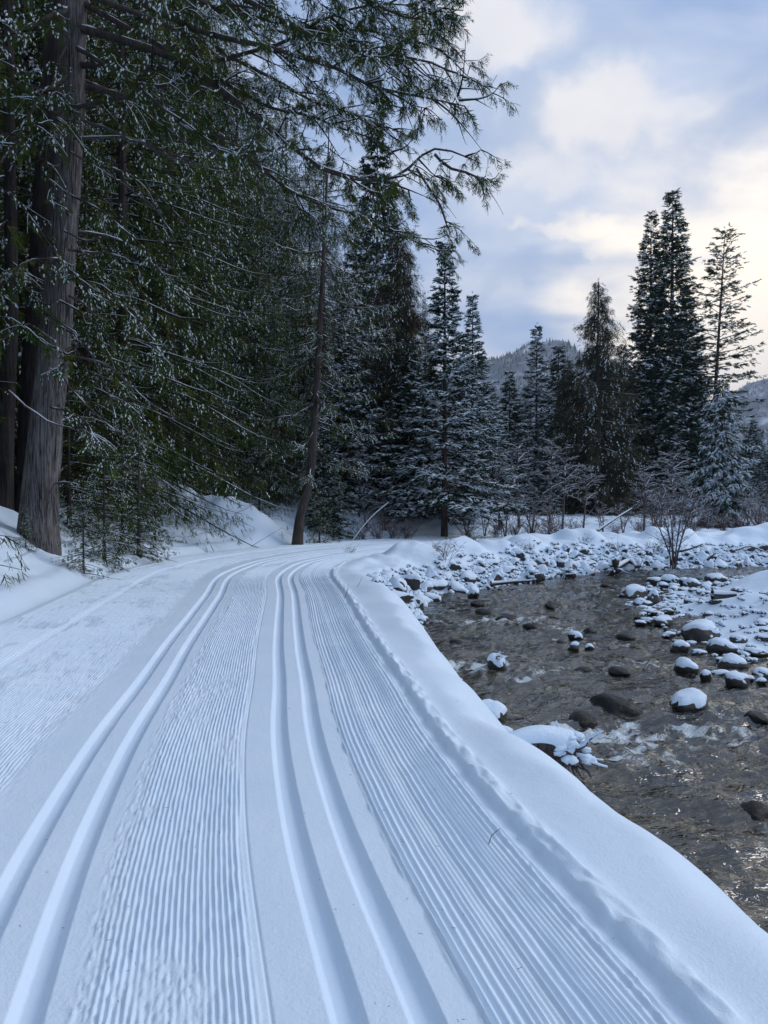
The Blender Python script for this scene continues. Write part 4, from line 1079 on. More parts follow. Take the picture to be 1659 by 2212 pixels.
def limb(root, off, P, r0, rsd, twigs, kind='cedar', size=.26, snow_p=.6, dens=16, hanglen=(.5, 1.3), fmat=M_CEDAR, name='branch', label=None, leaf_from=.25, snowy=True, sprays=True, bare_hang=.25, second=0, wood=None):
    """one limb (part) with twigs, foliage and snow as its sub-parts"""
    P = spline([tuple(p) for p in P], .3)
    n = len(P); t = np.linspace(0, 1, n)
    R = (r0 * .62 * (1 - t) ** .9 + .007)
    wob = np.stack([perlin(t * 9, np.full(n, rsd * .7), 3), perlin(t * 9, np.full(n, rsd * .7 + 5), 4), perlin(t * 9, np.full(n, rsd * .7 + 9), 5)], -1) * .05
    P = P + wob * np.minimum(t, .4)[:, None] * 2
    L0 = np.linalg.norm(np.diff(P, axis=0), axis=1).sum()
    V, F = tubes(P[None], R[None], 7)
    b_ = link(name, mesh_np(name, V - off, F, wood or M_BARKD), root)
    if label: b_['label'] = label
    rs = np.random.RandomState(rsd)
    L = np.linalg.norm(np.diff(P, axis=0), axis=1).sum()
    sn = Acc(); fo = Acc(); tw = Acc()
    if snowy:
        V, F = tubes((P + np.array([0, 0, 1]) * (R * .6)[:, None])[None], (R * .62 + .003)[None] * np.clip(.55 + 1.3 * perlin(t * L0 * 3.0, np.full(n, rsd * 1.3), 6), .02, 1.1)[None], 6); sn.add(V - off, F)
    if twigs:
        def shoots(P, Ls, m, leaf_from, lens, fwd, drop, up):
            """m shoots from polylines P (B,n,3)"""
            B, n, _ = P.shape
            bi = rs.choice(B, m, p=Ls / Ls.sum())
            tt = leaf_from + (1 - leaf_from) * rs.rand(m) ** .8
            fp = tt * (n - 1); i0 = np.minimum(fp.astype(int), n - 2); fr = (fp - i0)[:, None]
            p0 = P[bi, i0] * (1 - fr) + P[bi, i0 + 1] * fr
            T_ = unit(P[bi, i0 + 1] - P[bi, i0]); H = T_.copy(); H[:, 2] = 0; H = unit(H + 1e-6)
            side = np.stack([-H[:, 1], H[:, 0], 0 * tt], -1) * np.where(rs.rand(m) < .5, -1, 1)[:, None]
            ln = rs.uniform(*lens, m) * (1.15 - .6 * tt)
            d = unit(H * rs.uniform(fwd, 1.0, m)[:, None] + side * rs.uniform(.25, 1.0, m)[:, None])
            u = np.linspace(0, 1, 6)
            dr = rs.uniform(*drop, m)[:, None]; uptip = rs.uniform(*up, m)[:, None]
            Q = p0[:, None, :] + d[:, None, :] * (ln[:, None] * u * (1 - .25 * u))[:, :, None]
            Q[:, :, 2] += ln[:, None] * (-dr * u ** 1.3 + uptip * u ** 3)
            return Q, ln, u
        src, Ls = P[None], np.array([L])
        if second:
            Q2, l2, u = shoots(P[None], np.array([L]), max(3, int(L * second)), .25, (.9, 2.2), .35, (.1, .6), (0, .5))
            V, F = tubes(Q2, np.maximum(.020 * (1 - u), .005)[None] * np.ones((len(Q2), 1)), 4); tw.add(V - off, F)
            sk = rs.rand(len(Q2)) < .6
            V, F = tubes(Q2[sk] + np.array([0, 0, .012]), np.maximum(.015 * (1 - u), .004)[None] * np.ones((sk.sum(), 1)), 4); sn.add(V - off, F)
            tq = np.linspace(0, n - 1, 6); Pm = np.stack([np.interp(tq, np.arange(n), P[:, c]) for c in range(3)], -1)
            src = np.concatenate([Pm[None], Q2]); Ls = np.concatenate([[L * .6], l2])
        m = int(Ls.sum() * twigs)
        Q, ln, u = shoots(src, Ls, m, leaf_from if not second else .15, hanglen, .25, (.3, 1.1), (0, .55))
        V, F = tubes(Q, np.maximum(.011 * (1 - u), .003)[None] * np.ones((m, 1)), 3); tw.add(V - off, F)
        leafy = rs.rand(m) > bare_hang
        if sprays: dress(rs, Q[leafy] - off, ln[leafy], kind, dens, size, snow_p, fo, sn, .12, .10, (-1.2, -.2), (15, 70), .6, hang=(.3, .06), min_n=4)
        if sprays: dress(rs, P[None] - off, np.array([L]), kind, dens * .5, size, snow_p, fo, sn, leaf_from, .03, (-1.1, -.2), (20, 80), .6)
        # snow lying on some of the twigs
        sk = rs.rand(m) < .3
        V, F = tubes(Q[sk] + np.array([0, 0, .006]), np.maximum(.011 * (1 - u), .004)[None] * np.ones((sk.sum(), 1)), 3); sn.add(V - off, F)
    pal(b_, 'twigs', tw, M_TWIG, True, kind='stuff')
    pal(b_, 'foliage', fo, fmat, kind='stuff')
    pal(b_, 'snow_cover', sn, M_SNOWF, True, kind='stuff')
    return b_
def L_(vlist, start_z=None, TPx=None):
    """limb path through photograph positions (vx, vy, Y)"""
    return [atd(vx, vy, Y) for vx, vy, Y in vlist]
LIMBS = [
 ([(165, -100, 13.6), (420, 0, 13.2), (640, 60, 12.9), (820, 70, 12.6), (960, 110, 12.4)], .08, 6, None),
 ([(165, 0, 13.6), (400, 130, 13.4), (560, 220, 13.2), (700, 260, 13.0), (800, 300, 12.8), (850, 330, 12.7)], .07, 6, None),
 ([(165, -300, 13.6), (480, -220, 13.8), (700, -100, 13.9), (860, -20, 14), (960, 90, 14)], .07, 6, None),
 ([(165, 60, 13.6), (380, 130, 12.6), (600, 290, 12.0), (720, 375, 11.7), (850, 382, 11.5), (940, 325, 11.4), (1030, 348, 11.3)], .11, 5.5, 'longest bough, sagging over the trail and turning up at its tip'),
 ([(940, 335, 11.4), (975, 365, 11.2), (1030, 380, 11.0), (1040, 400, 11.0)], .03, 7, None),
 ([(900, 365, 11.5), (935, 420, 11.3), (962, 470, 11.2), (972, 500, 11.2)], .022, 3, None),
 ([(162, -60, 13.6), (420, 60, 12.2), (640, 120, 11.6), (820, 190, 11.2), (930, 215, 11.0), (1005, 230, 10.9)], .10, 6.5, None),
 ([(162, -140, 13.6), (450, -40, 12.4), (700, 90, 11.8), (860, 120, 11.5), (960, 150, 11.3), (990, 215, 11.2)], .10, 6.5, None),
 ([(165, -260, 13.6), (480, -140, 12.0), (760, -10, 11.5), (900, 40, 11.2), (970, 20, 11.0)], .09, 6.5, None),
 ([(170, -330, 13.6), (520, -260, 13.0), (780, -120, 12.6), (900, -20, 12.3), (985, 60, 12.2)], .09, 5.5, None),
 ([(160, 140, 13.6), (330, 150, 13.0), (560, 110, 12.6), (760, 20, 12.2), (900, 10, 12.0)], .08, 5.5, 'upward-curving bough lined with snow above the dead branches'),
 ([(155, 235, 13.5), (250, 215, 13.0), (350, 185, 12.6), (480, 175, 12.3), (620, 215, 12.0)], .055, 5, None),
 ([(160, 180, 13.6), (420, 260, 14.6), (640, 420, 15.4), (790, 470, 16.2), (890, 520, 16.6), (940, 545, 16.8)], .08, 6, None),
 ([(160, -20, 13.6), (420, 80, 14.6), (640, 200, 15.2), (820, 270, 15.6), (900, 300, 15.8)], .08, 6, None),
 ([(160, -120, 13.6), (380, -20, 15.0), (560, 60, 15.8), (760, 100, 16.4), (860, 160, 16.6)], .08, 6, None),
 ([(165, -200, 13.6), (360, -160, 14.6), (560, -100, 15.4), (720, -40, 16.0), (840, 30, 16.4)], .08, 6, None),
 ([(160, 100, 13.6), (300, 190, 11.8), (430, 300, 11.0), (560, 330, 10.6), (650, 300, 10.4)], .06, 5, None),
 ([(150, 20, 13.5), (60, 60, 12.0), (-40, 160, 11.0), (-120, 260, 10.5)], .07, 7, None),
 ([(150, 160, 13.5), (80, 220, 12.0), (20, 330, 11.0), (-30, 380, 10.6)], .05, 7, None),
 ([(150, -120, 13.5), (40, -60, 11.8), (-60, 40, 10.8), (-150, 120, 10)], .07, 7, None),
 ([(160, -240, 13.6), (300, -160, 11.0), (430, -40, 9.8), (540, 60, 9.4)], .07, 7, None),
 ([(160, -400, 13.6), (380, -330, 11.4), (560, -180, 10.4), (720, -80, 10)], .07, 6, None),
]
for i, (pp, r0, tw_, lab) in enumerate(LIMBS):
    limb(big, off, L_(pp), r0, 400 + i, tw_ * (.72 if i not in (4, 5) else 1.6), kind='cedarlo', size=.26, dens=34, snow_p=.30, second=(1.7 if i not in (4, 5) else 0), hanglen=(.3, .9), leaf_from=.30 if i not in (4, 5) else .1, label=lab, bare_hang=.22)
DEAD = [([(160, 300, 13.4), (280, 300, 12.9), (400, 345, 12.6), (485, 375, 12.4)], .03), ([(165, 255, 13.4), (260, 290, 12.8), (350, 330, 12.3), (470, 372, 12)], .035),
        ([(150, 540, 13.3), (200, 545, 12.9), (250, 552, 12.6), (285, 568, 12.5)], .03), ([(150, 640, 13.3), (190, 660, 12.9), (205, 690, 12.8)], .03), ([(140, 500, 13.3), (185, 520, 13), (240, 510, 12.8)], .02),
        ([(155, 330, 13.3), (240, 380, 12.8), (320, 440, 12.4), (370, 500, 12.2)], .02), ([(115, 690, 13.1), (160, 720, 12.6), (215, 800, 12.3), (250, 900, 12.1)], .018),
        ([(20, 845, 12.9), (80, 895, 12.7), (150, 925, 12.6), (225, 950, 12.5)], .020), ([(130, 760, 13.2), (230, 790, 12.6), (300, 850, 12.2), (380, 905, 12.0)], .022), ([(125, 800, 13.2), (190, 880, 12.8), (260, 940, 12.5)], .016),
        ([(95, 1085, 12.9), (120, 1045, 12.7), (150, 1040, 12.5), (175, 1050, 12.4)], .012)]
for i, (pp, r0) in enumerate(DEAD):
    limb(big, off, L_(pp), r0, 450 + i, 3.0, sprays=False, hanglen=(.15, .5), leaf_from=.2, name='dead_branch', wood=M_SHRUB)
for i, pp in enumerate(([(120, 740, 13.2), (60, 700, 12.4), (20, 720, 12.0), (-20, 760, 11.8)], [(125, 700, 13.2), (170, 740, 12.4), (130, 800, 12.0)], [(130, 560, 13.2), (70, 560, 12.2), (20, 600, 11.8), (-10, 640, 11.6)],
                        [(110, 880, 13.1), (170, 900, 12.4), (220, 960, 12.1), (240, 1010, 12)], [(135, 600, 13.3), (220, 620, 12.7), (300, 700, 12.4), (350, 790, 12.2)], [(150, 420, 13.3), (240, 470, 12.7), (330, 560, 12.3), (380, 640, 12.2)], [(120, 560, 13.2), (170, 600, 12.3), (200, 650, 12)], [(-60, 380, 12.6), (20, 420, 12.5), (90, 500, 12.4), (140, 580, 12.4)], [(-60, 560, 12.4), (20, 590, 12.3), (80, 650, 12.3), (110, 700, 12.3)], [(-40, 680, 12.4), (30, 690, 12.3), (90, 740, 12.3)], [(140, 240, 13.3), (100, 330, 12.6), (120, 450, 12.4)], [(150, 90, 13.3), (120, 170, 12.6), (160, 280, 12.4), (190, 340, 12.4)], [(130, 650, 13.2), (190, 690, 12.6), (250, 800, 12.4), (270, 880, 12.4)])):
    limb(big, off, L_(pp), .022, 480 + i, 9, size=.20, dens=11, snow_p=.6, hanglen=(.3, .7), leaf_from=.25, fmat=M_CEDAR)
# its dark neighbours
def plain_trunk(name, vpts, rad, label, mat_=M_BARKD, seed=2, flare=.3):
    p0 = vpts[0]; x, y = P2(p0[0], p0[2]), p0[2]; z = ground_z(x, y)
    r = add_world_tree(name, (x, y, z), label); o_ = np.array([x, y, z])
    pts = [(x, y, z - .4)] + [tuple(atd(*v)) for v in vpts[1:]]
    V, F, TPp = trunk_pts(pts, rad, seed=seed, flare=flare, flute=.05, k=20)
    link('trunk', mesh_np('trunk', V - o_, F, mat_), r)
    return r, o_, TPp
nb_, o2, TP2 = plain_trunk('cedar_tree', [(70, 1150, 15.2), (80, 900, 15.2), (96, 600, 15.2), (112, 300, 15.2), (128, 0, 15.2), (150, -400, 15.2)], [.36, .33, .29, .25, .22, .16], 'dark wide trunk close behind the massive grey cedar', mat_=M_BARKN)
for i, pp in enumerate(([(112, 500, 15.2), (260, 520, 16), (400, 640, 16.5)], [(118, 350, 15.2), (280, 380, 16), (440, 520, 16.6)], [(125, 150, 15.2), (300, 230, 16.2), (450, 360, 16.8)], [(110, 600, 15.2), (0, 620, 14.8), (-60, 700, 14.6)], [(120, 300, 15.2), (20, 340, 14.6), (-60, 440, 14.2)])):
    limb(nb_, o2, L_(pp), .05, 520 + i, 8, size=.24, dens=11, snow_p=.45, hanglen=(.5, 1.1))
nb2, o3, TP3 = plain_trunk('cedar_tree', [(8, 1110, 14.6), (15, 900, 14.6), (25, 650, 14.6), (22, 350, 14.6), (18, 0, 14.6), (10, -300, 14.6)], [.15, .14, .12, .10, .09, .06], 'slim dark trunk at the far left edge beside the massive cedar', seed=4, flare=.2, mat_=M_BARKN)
for i, pp in enumerate(([(20, 560, 14.6), (60, 600, 13.8), (90, 680, 13.4)], [(20, 380, 14.6), (-40, 400, 14), (-90, 480, 13.6)], [(25, 700, 14.6), (80, 720, 14), (120, 760, 13.8)], [(20, 200, 14.6), (90, 240, 14), (140, 330, 13.6)], [(22, 470, 14.6), (-30, 520, 13.8), (-60, 600, 13.6)])):
    limb(nb2, o3, L_(pp), .02, 540 + i, 9, size=.22, dens=11, snow_p=.6, hanglen=(.3, .8))

# ------------------------------------------------------------------ the curved slender tree at the bend
yb = 22.6
cv, o4, TP4 = plain_trunk('slender_conifer', [(640, 1158, yb), (648, 1120, yb), (668, 1040, yb), (678, 930, yb), (688, 760, yb), (697, 600, yb), (703, 460, yb), (709, 330, yb), (711, 270, yb)], [.15, .13, .118, .108, .095, .08, .065, .045, .025, .010], 'slender conifer with a curved leaning trunk growing at the bend of the trail', seed=6, flare=.25, mat_=M_BARKD)
rsx = np.random.RandomState(77)
for i in range(80):
    z = 2.2 + (11.2 - 2.2) * (i + rsx.rand()) / 80
    p0 = on_trunk(TP4, z)
    L = (2.3 if z < 8 else 2.3 - (z - 8) * .45) * rsx.uniform(.55, 1.15)
    a = rsx.rand() * 6.283
    d = np.array([math.cos(a), math.sin(a) * .8, 0])
    sag = rsx.uniform(.25, .5) * (1 if z < 8.5 else .3)
    pts = [p0, p0 + d * L * .33 + np.array([0, 0, -.26 * sag * L * 1.6]), p0 + d * L * .68 + np.array([0, 0, -.40 * sag * L * 1.6]), p0 + d * L + np.array([0, 0, -.36 * sag * L * 1.6 + .05])]
    limb(cv, o4, pts, .018, 600 + i, 7.5, size=.22, kind='cedarlo', dens=22, snow_p=.35, hanglen=(.2, .6), leaf_from=.22, bare_hang=.15)
# ------------------------------------------------------------------ bare shrubs and alders
def shrub(name, seed, H, stems, spread, lvl=3, m=M_SHRUB, frost=.6, r0=.018, tw=6, arch=.3, erect=.6, cat='shrub', single=False):
    rs = np.random.RandomState(seed)
    e = bpy.data.objects.new(name, None); COL.objects.link(e); e['category'] = cat
    wd = Acc(); sn = Acc(); stem_acc = []
    lev = []
    n = 7; u = np.linspace(0, 1, n)
    for k in range(stems):
        a = rs.rand() * 6.283; L = H * rs.uniform(.6, 1.0); tilt = rs.uniform(.05, spread)
        P = np.stack([np.cos(a) * L * tilt * (u ** 1.4), np.sin(a) * L * tilt * (u ** 1.4), L * u * (1 - .12 * tilt * u)], -1) + np.array([rs.normal(0, .06), rs.normal(0, .06), -.12])
        P += np.cumsum(rs.normal(0, .012 * L, (n, 3)), 0) * u[:, None]
        lev.append((P, r0 * rs.uniform(.7, 1.2), L))
    first = list(lev)
    allp, allr, lv = [], [], 0
    cur = lev
    for l in range(lvl):
        nxt = []
        for P, r, L in cur:
            if l > 0: allp.append(P); allr.append(np.maximum(r * (1 - u * .75), .0022))
            if l == lvl - 1: continue
            for q in range(int(tw * (1.9 if l == 0 else 1))):
                t = rs.uniform(.12 if l else (.30 if single else .2), 1.0); i = min(int(t * (n - 1)), n - 2); f = t * (n - 1) - i
                p = P[i] * (1 - f) + P[i + 1] * f; T_ = P[i + 1] - P[i]; T_ = T_ / (np.linalg.norm(T_) + 1e-9)
                a = rs.rand() * 6.283
                d = np.array([math.cos(a), math.sin(a), 0]) + T_ * .5 + np.array([0, 0, rs.uniform(-.05, erect)]); d /= np.linalg.norm(d)
                Ln = L * rs.uniform(.22, .48) * (1.15 - .6 * t)
                C = p + d * (u * Ln)[:, None] + np.array([0, 0, 1.0]) * ((-arch * u ** 2 + .25 * arch * u ** 3) * Ln)[:, None]
                C += np.cumsum(rs.normal(0, .012 * Ln, (n, 3)), 0)
                nxt.append((C, r * .5, Ln))
        cur = nxt
    for P, r, L in first:
        V, F = tubes(P[None], (r * (1 - u * .75))[None], 6)
        c = link('stem', mesh_np('stem', V, F, m), e)
    allp = np.array(allp); allr = np.array(allr)
    V, F = tubes(allp, allr, 3); wd.add(V, F)
    k = rs.rand(len(allp)) < frost
    V, F = tubes(allp[k] + np.array([0, 0, .55]) * allr[k][..., None], allr[k] * .75 + .0004, 3); sn.add(V, F)
    pal(e, 'twigs', wd, m, True, kind='stuff'); pal(e, 'frost', sn, M_SNOWF, True, kind='stuff')
    return e
def plant2(proto, x, y, label, group=None, s=1., rz=0., z=None, tilt=(0, 0)):
    return plant(proto, x, y, label, group, s, rz, z, tilt=tilt)
ald = shrub('bare_alder', 701, 3.4, 1, .1, 4, M_SHRUB, .8, .04, 9, .25, .5, 'tree', single=True)
ald2 = shrub('bare_alder', 702, 3.0, 4, .45, 4, M_SHRUB, .7, .024, 5, .3, .5, 'tree')
wil = shrub('bare_willow', 703, 3.1, 10, .40, 4, M_SHRUB, .5, .024, 4, .15, .7, 'shrub')
redb = shrub('red_twig_shrub', 704, 1.1, 14, .7, 3, M_RED, .2, .007, 6, .1, .7, 'shrub')
tuf = shrub('dry_twig_tuft', 705, .55, 9, .9, 3, M_TWIG, .15, .004, 4, .1, .6, 'shrub')
rg = random.Random(9)
plant(wil, P2(1455, 21.8), 21.8, 'bare many-stemmed willow rising from the rocks of the far bank', None, .95, .5, z=-.5)
AL = [(1090, 27.5, ald2, 1.1, 'bare alder with snow-lined twigs nearest the broad snowy fir'), (1150, 30, ald2, 1.15, None), (1190, 28.5, ald2, .9, None), (1253, 27.5, ald, .95, 'single-stemmed bare alder with white snow-lined branches before the dark cedar'), (1215, 32, ald, 1.2, None),
      (1300, 31, ald2, .8, None), (1345, 30, ald2, .75, None), (1395, 29, ald, 1.0, None), (1120, 33, ald, 1.4, None), (1075, 31, ald, 1.2, None), (1430, 30, ald2, 1.1, None), (1490, 29, ald2, 1.1, None),
      (1180, 35, ald, 1.5, None), (1460, 33, ald, 1.3, None), (1410, 33, ald2, 1.3, None), (1530, 31, ald2, .8, None), (1640, 31, ald2, .9, None), (1620, 34, ald2, 1.1, None), (1660, 28, ald2, .7, None), (790, 26.5, ald2, .8, None), (830, 27.5, ald2, .75, None), (770, 28, ald, .9, None), (1010, 28.5, ald2, .7, None), (1045, 28, ald2, .8, None)]
for vx, Y, pr, s, lab in AL:
    zone = 'left of the pointed fir' if vx < 900 else 'right of the pointed fir' if vx < 1130 else 'in the thicket before the frosty fir' if vx < 1270 else 'before the ragged cedar' if vx < 1400 else 'behind the bare willow' if vx < 1550 else 'beside the snow-laden spruce'
    lab = lab or ('tall ' if s > 1.15 else 'low ' if s < .85 else '') + 'bare frosted alder ' + zone
    plant(pr, P2(vx, Y), Y, lab, lab, s, rg.uniform(0, 6))
for vx, Y, s in ((780, 25.2, 1.0), (815, 25.6, .9), (850, 26, 1.0), (880, 26.2, .8), (1070, 27, 1.0), (1110, 27, 1.2), (1150, 27.5, 1.1), (1200, 28, 1.1), (1180, 26.8, .9), (1240, 28.5, .9), (1010, 27, .9), (1420, 28, .9), (1500, 28, .9), (1560, 29, 1.0), (1600, 28.5, .9), (1380, 28.6, .9), (1330, 28.8, .8), (1640, 29, .9)):
    plant(redb, P2(vx, Y), Y, 'low reddish bare shrub at the foot of the forest edge', 'reddish shrubs at the forest edge', s, rg.uniform(0, 6))
for vx, vy, s, lab in ((957, 1215, 1.3, 'dry twiggy bush beside the largest snow hump on the bank'), (1015, 1196, 1.3, 'second dry twiggy bush on the bank, between two snow humps'), (1140, 1190, .9, None), (1260, 1180, .8, None), (1330, 1180, 1.0, None), (1380, 1185, 1.2, None), (1490, 1185, 1.1, None), (1410, 1178, 1.1, None), (1560, 1160, .8, None), (1620, 1165, .9, None)):
    c = at(vx, vy, -.15 if vx < 1100 else -.1); plant(tuf, c.x, c.y, lab or 'dry twig tuft poking through the snow of the far bank', None if lab else 'twig tufts on the far bank', s, rg.uniform(0, 6))
for vx, vy, s, lab in ((255, 1195, .9, 'dry brown fern-like sprig at the trail edge right of the big cedar'), (215, 1205, .8, 'dry sprig close to the foot of the big cedar'), (300, 1190, .7, 'small dry sprig under the young cedar boughs'), (20, 1160, .9, 'dry brushy tuft left of the big cedar root'), (760, 1172, .6, 'thin twigs on the snowbank right of the curved tree'), (150, 1225, .35, 'tiny twig tuft in the left snowbank')):
    c = at(vx, vy, .25); plant(tuf, c.x, c.y, lab, None, s, rg.uniform(0, 6))
# young cedars and boughs at the bank foot on the left
for i, (vx, Y, s, lab) in enumerate(((225, 14.8, .5, 'young cedar with snowy fronds directly right of the massive trunk'), (300, 16.5, .62, 'young cedar spreading low fronds over the bank'), (335, 18.6, .42, 'low cedar with boughs reaching over the snow beside the ploughed mound'), (180, 13.2, .32, 'tiny cedar sprout at the base of the massive trunk'),
                                      (55, 12.9, .16, 'little green sprout left of the massive trunk base'), (415, 25.4, .5, 'young cedar in the hollow behind the ploughed mound'), (690, 23.6, .45, 'small dense cedar at the right foot of the curved tree'), (560, 25.2, .6, 'young cedar in deep shade behind the ploughed mound'), (725, 25.0, .5, 'young cedar just right of the curved tree'),
                                      (265, 17.2, .6, 'taller young cedar behind the low snowy fronds'), (150, 15.8, .7, 'young cedar tucked behind the massive trunk'), (480, 25.5, .7, 'young cedar above the dark hollow'), (395, 24.0, .5, 'young cedar left of the dark hollow'))):
    plant(cedar_u, P2(vx, Y), Y, lab, None, s, i * 1.3)
# ------------------------------------------------------------------ sticks, fallen poles, roots
def stick(name, P, r, label, cat='stick', m=M_TWIG, snow=False, group=None, k=6):
    P = np.array([tuple(p) for p in P]); o_ = P[0].copy()
    Q = spline([tuple(p) for p in P], .08 if np.linalg.norm(P[-1] - P[0]) < 1 else .25)
    t = np.linspace(0, 1, len(Q)); R = r * (1 - .6 * t)
    V, F = tubes((Q - o_)[None], R[None], k)
    o = link(name, mesh_np(name, V, F, m), loc=tuple(o_), label=label, category=cat)
    if group: o['group'] = group
    if snow:
        V, F = tubes((Q - o_ + np.array([0, 0, 1]) * (R * .6)[:, None])[None], R[None] * .85 + .002, k)
        link('snow_cover', mesh_np('snow_cover', V, F, M_SNOWF), o)
    return o
a = at(1056, 1826, 0.0); stick('twig', [a - Vector((0.01, .01, .02)), a + Vector((.012, .012, .035)), Vector(atd(1081, 1789, a.y + .03))], .0022, 'dark thin twig standing in the groomed snow near the river-side edge', m=M_BARKD)
for (x0, y0, x1, y1, lab) in ((745, 1292, 752, 1262, 'short thin twig at the inner trail edge where it bends'), (768, 1274, 783, 1246, 'slanting thin twig in the snow shoulder by the bend'), (535, 1185, 610, 1140, 'long thin bent stem leaning out of the ploughed mound')):
    a = at(x0, y0, 0.0); b2 = atd(x1, y1, a.y + .05); stick('twig', [a, (a + b2) / 2 + Vector((.01, 0, .01)), b2], .0035 if x0 > 700 else .008, lab)
a = atd(1290, 1147, 27); stick('fallen_pole', [a, atd(1330, 1120, 27.4), atd(1365, 1098, 27.8)], .045, 'pale snow-lined pole leaning up from the far bank into the trees', 'pole', snow=True)
a = atd(1100, 1150, 27); stick('fallen_pole', [atd(755, 1178, 24.6), atd(800, 1120, 25), atd(840, 1085, 25.4)], .035, 'thin leaning dead pole left of the pointed fir', 'pole', snow=True)
stick('fallen_branch', [atd(1463, 1192, 21.8), atd(1490, 1186, 21.8), atd(1518, 1175, 21.9)], .035, 'dark branch jutting sideways from the foot of the bare willow', 'branch', m=M_BARKD)
stick('fallen_branch', [atd(1528, 1210, 22.2), atd(1545, 1195, 22.3)], .035, 'short dark stub leaning on the far bank stones', 'branch', m=M_BARKD)
stick('fallen_branch', [atd(1590, 1188, 23), atd(1620, 1180, 23.2), atd(1659, 1195, 23.2)], .03, 'curved snow-lined branch on the stones at the right edge', 'branch', m=M_BARKD, snow=True)
stick('driftwood_log', [at(1060, 1262, -.62), at(1100, 1258, -.6), at(1150, 1254, -.55)], .055, 'short snow-covered log lying at the waterline beside the far root clump', 'log', m=M_BARKD, snow=True)
stick('driftwood_log', [at(1330, 1228, -.60), at(1360, 1212, -.5), at(1375, 1225, -.55)], .09, 'dark rotten log wedged in the stones of the far bank', 'log', m=M_BARKD, snow=True)
a = at(1545, 1290, -.45); stick('driftwood_log', [at(1538, 1286, -.33), at(1565, 1286, -.33), at(1590, 1284, -.31)], .085, 'weathered log end sticking out of the snow mound on the gravel bar', 'log', m=M_BARKD, snow=True)

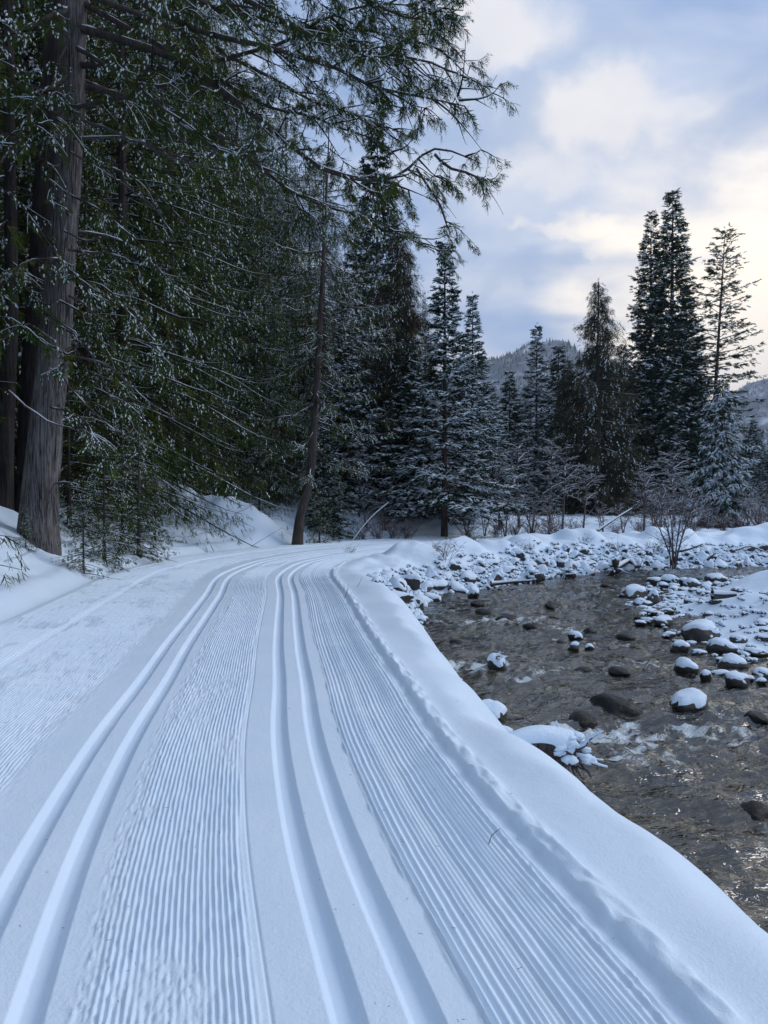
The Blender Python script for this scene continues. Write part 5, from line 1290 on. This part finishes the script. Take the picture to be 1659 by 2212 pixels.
def root_wad(loc, size, seed, label, n=26, log=None, snow=.5, dirv=None, flat=.8, up=.75, rk=1.0):
    rs = np.random.RandomState(seed); loc = np.array(loc)
    e = bpy.data.objects.new('root_wad', None); COL.objects.link(e); e.location = tuple(loc); e['label'] = label; e['category'] = 'driftwood'
    # lumpy core and the clots of snow caught on it
    bm = bmesh.new(); bmesh.ops.create_icosphere(bm, subdivisions=3, radius=1); V0 = np.array([list(v.co) for v in bm.verts]); F0 = np.array([[v.index for v in f.verts] for f in bm.faces]); bm.free()
    def lump(c_, r_, sd, k1=.35, k2=.25):
        d = np.array([1 + k1 * mnoise.noise(Vector(p) * 1.5 + Vector((sd, sd * .7, 0))) + k2 * mnoise.noise(Vector(p) * 3.7 + Vector((0, sd, 0))) for p in V0])
        return V0 * d[:, None] * np.array(r_) * size + np.array(c_) * size
    core = Acc()
    for k in range(4):
        core.add(lump(rs.normal(0, .15, 3), rs.uniform(.17, .30, 3), seed + k), F0)
    link('root_core', core.mesh('root_core', M_BARKD, True), e)
    cl = Acc()
    for k in range(16):
        a = rs.rand() * 6.283; el = rs.uniform(-.2, 1.3); q = np.array([math.cos(a) * math.cos(el) * .45, math.sin(a) * math.cos(el) * .4, math.sin(el) * .40])
        r_ = rs.uniform(.08, .20); cl.add(lump(q, (r_, r_ * .9, r_ * .5), seed + 20 + k, .3, .3), F0)
    link('snow_cap', cl.mesh('snow_cap', M_SNOW, True), e)
    sn = Acc()
    for k in range(n):
        a = rs.rand() * 6.283; el = rs.uniform(-.9, .7); L = size * rs.uniform(.4, .8) * (1 if log is None else .8)
        dd = np.array([math.cos(a) * math.cos(el), math.sin(a) * math.cos(el) * flat, math.sin(el) * up])
        if dirv is not None: dd = dd + np.array(dirv) * rs.uniform(.2, 1.0); dd /= np.linalg.norm(dd)
        u = np.linspace(0, 1, 7)
        side = unit(rs.normal(0, 1, 3)) * rs.uniform(.2, .7) * L
        P = dd[None] * (u * L)[:, None] + side[None] * (u ** 2)[:, None] + np.array([0, 0, -1]) * (rs.uniform(-.1, .35) * L * u ** 2)[:, None]
        P += np.cumsum(rs.normal(0, .035 * size, (7, 3)), 0)
        R = size * rk * rs.uniform(.02, .06) * (1 - .85 * u) + .002
        V, F = tubes(P[None], R[None], 6); link('root', mesh_np('root', V, F, M_BARKD), e)
        if rs.rand() < snow:
            V, F = tubes((P + np.array([0, 0, 1]) * (R * .9)[:, None])[None], (R * 1.05 + .003)[None], 6); sn.add(V, F)
    if log is not None:
        P = spline([tuple(np.array(q) - loc) for q in log], .06); t = np.linspace(0, 1, len(P))
        R = np.interp(t, [0, .7, 1], [.055, .085, .11])
        V, F = tubes(P[None], R[None], 12); link('log', mesh_np('log', V, F, M_BARKD), e)
        V, F = tubes((P + np.array([0, 0, 1]) * (R * .45)[:, None])[None], R[None] * 1.0, 12); link('log_snow', mesh_np('log_snow', V, F, M_SNOW), e)
    pal(e, 'snow_cover', sn, M_SNOW, True, kind='stuff')
    return e
c = atd(1222, 1622, 5.15)
root_wad((c.x, c.y, c.z - .02), .33, 801, 'snow-covered driftwood log ending in a tangled root wad on the near riverbank', 60, log=[atd(1085, 1618, 5.0), atd(1140, 1604, 5.05), atd(1180, 1606, 5.1), atd(1222, 1625, 5.15)], snow=.22, dirv=(.35, -.25, -.35))
for (vx, vy, w, sd_, lab) in ((1150, 1247, 40, 802, 'spiky dark root clump at the far waterline'), (1325, 1231, 34, 803, 'second root clump with snowy strands at the far waterline'), (1226, 1238, 26, 804, 'small root clump between the two larger ones at the far waterline'), (1077, 1425, 30, 805, 'root scrap with snow caught on the mid-stream rock')):
    c = at(vx, vy, WATER + .12); s_ = w / FOC * c.y * .95
    root_wad((c.x, c.y, c.z), s_, sd_, lab, 34, snow=.5, rk=1.7)
# spruce needles and bits blown on the snow
rs = np.random.RandomState(91); dbs = Acc()
m = 190
y = 1.9 + rs.rand(m) ** 1.6 * 9; x = rs.uniform(-.62, .35, m) * y
zq, uq, _, _ = height(x, y)
k = (uq > -.3) & (uq < 4.5)
x, y, zq, uq = x[k], y[k], zq[k], uq[k]
a = rs.rand(len(x)) * 6.283; L = rs.uniform(.003, .010, len(x))
# rest on the relief, not in the tracks
zr = zq + .013 - .05 * ((np.abs(uq - .742) < .05) | (np.abs(uq - .952) < .05) | (np.abs(uq - 1.822) < .05) | (np.abs(uq - 2.034) < .05))
P = np.stack([np.stack([x - np.cos(a) * L, y - np.sin(a) * L, zr], -1), np.stack([x, y, zr + .001], -1), np.stack([x + np.cos(a) * L, y + np.sin(a) * L, zr + .001], -1)], 1)
V, F = tubes(P, np.full((len(x), 3), .0008), 3); dbs.add(V, F)
link('needle_litter', dbs.mesh('needle_litter', M_BARKD), kind='stuff', label='tiny dark conifer needles scattered on the groomed snow', category='needles')
print('tris', sum(len(m.polygons) for m in bpy.data.meshes))
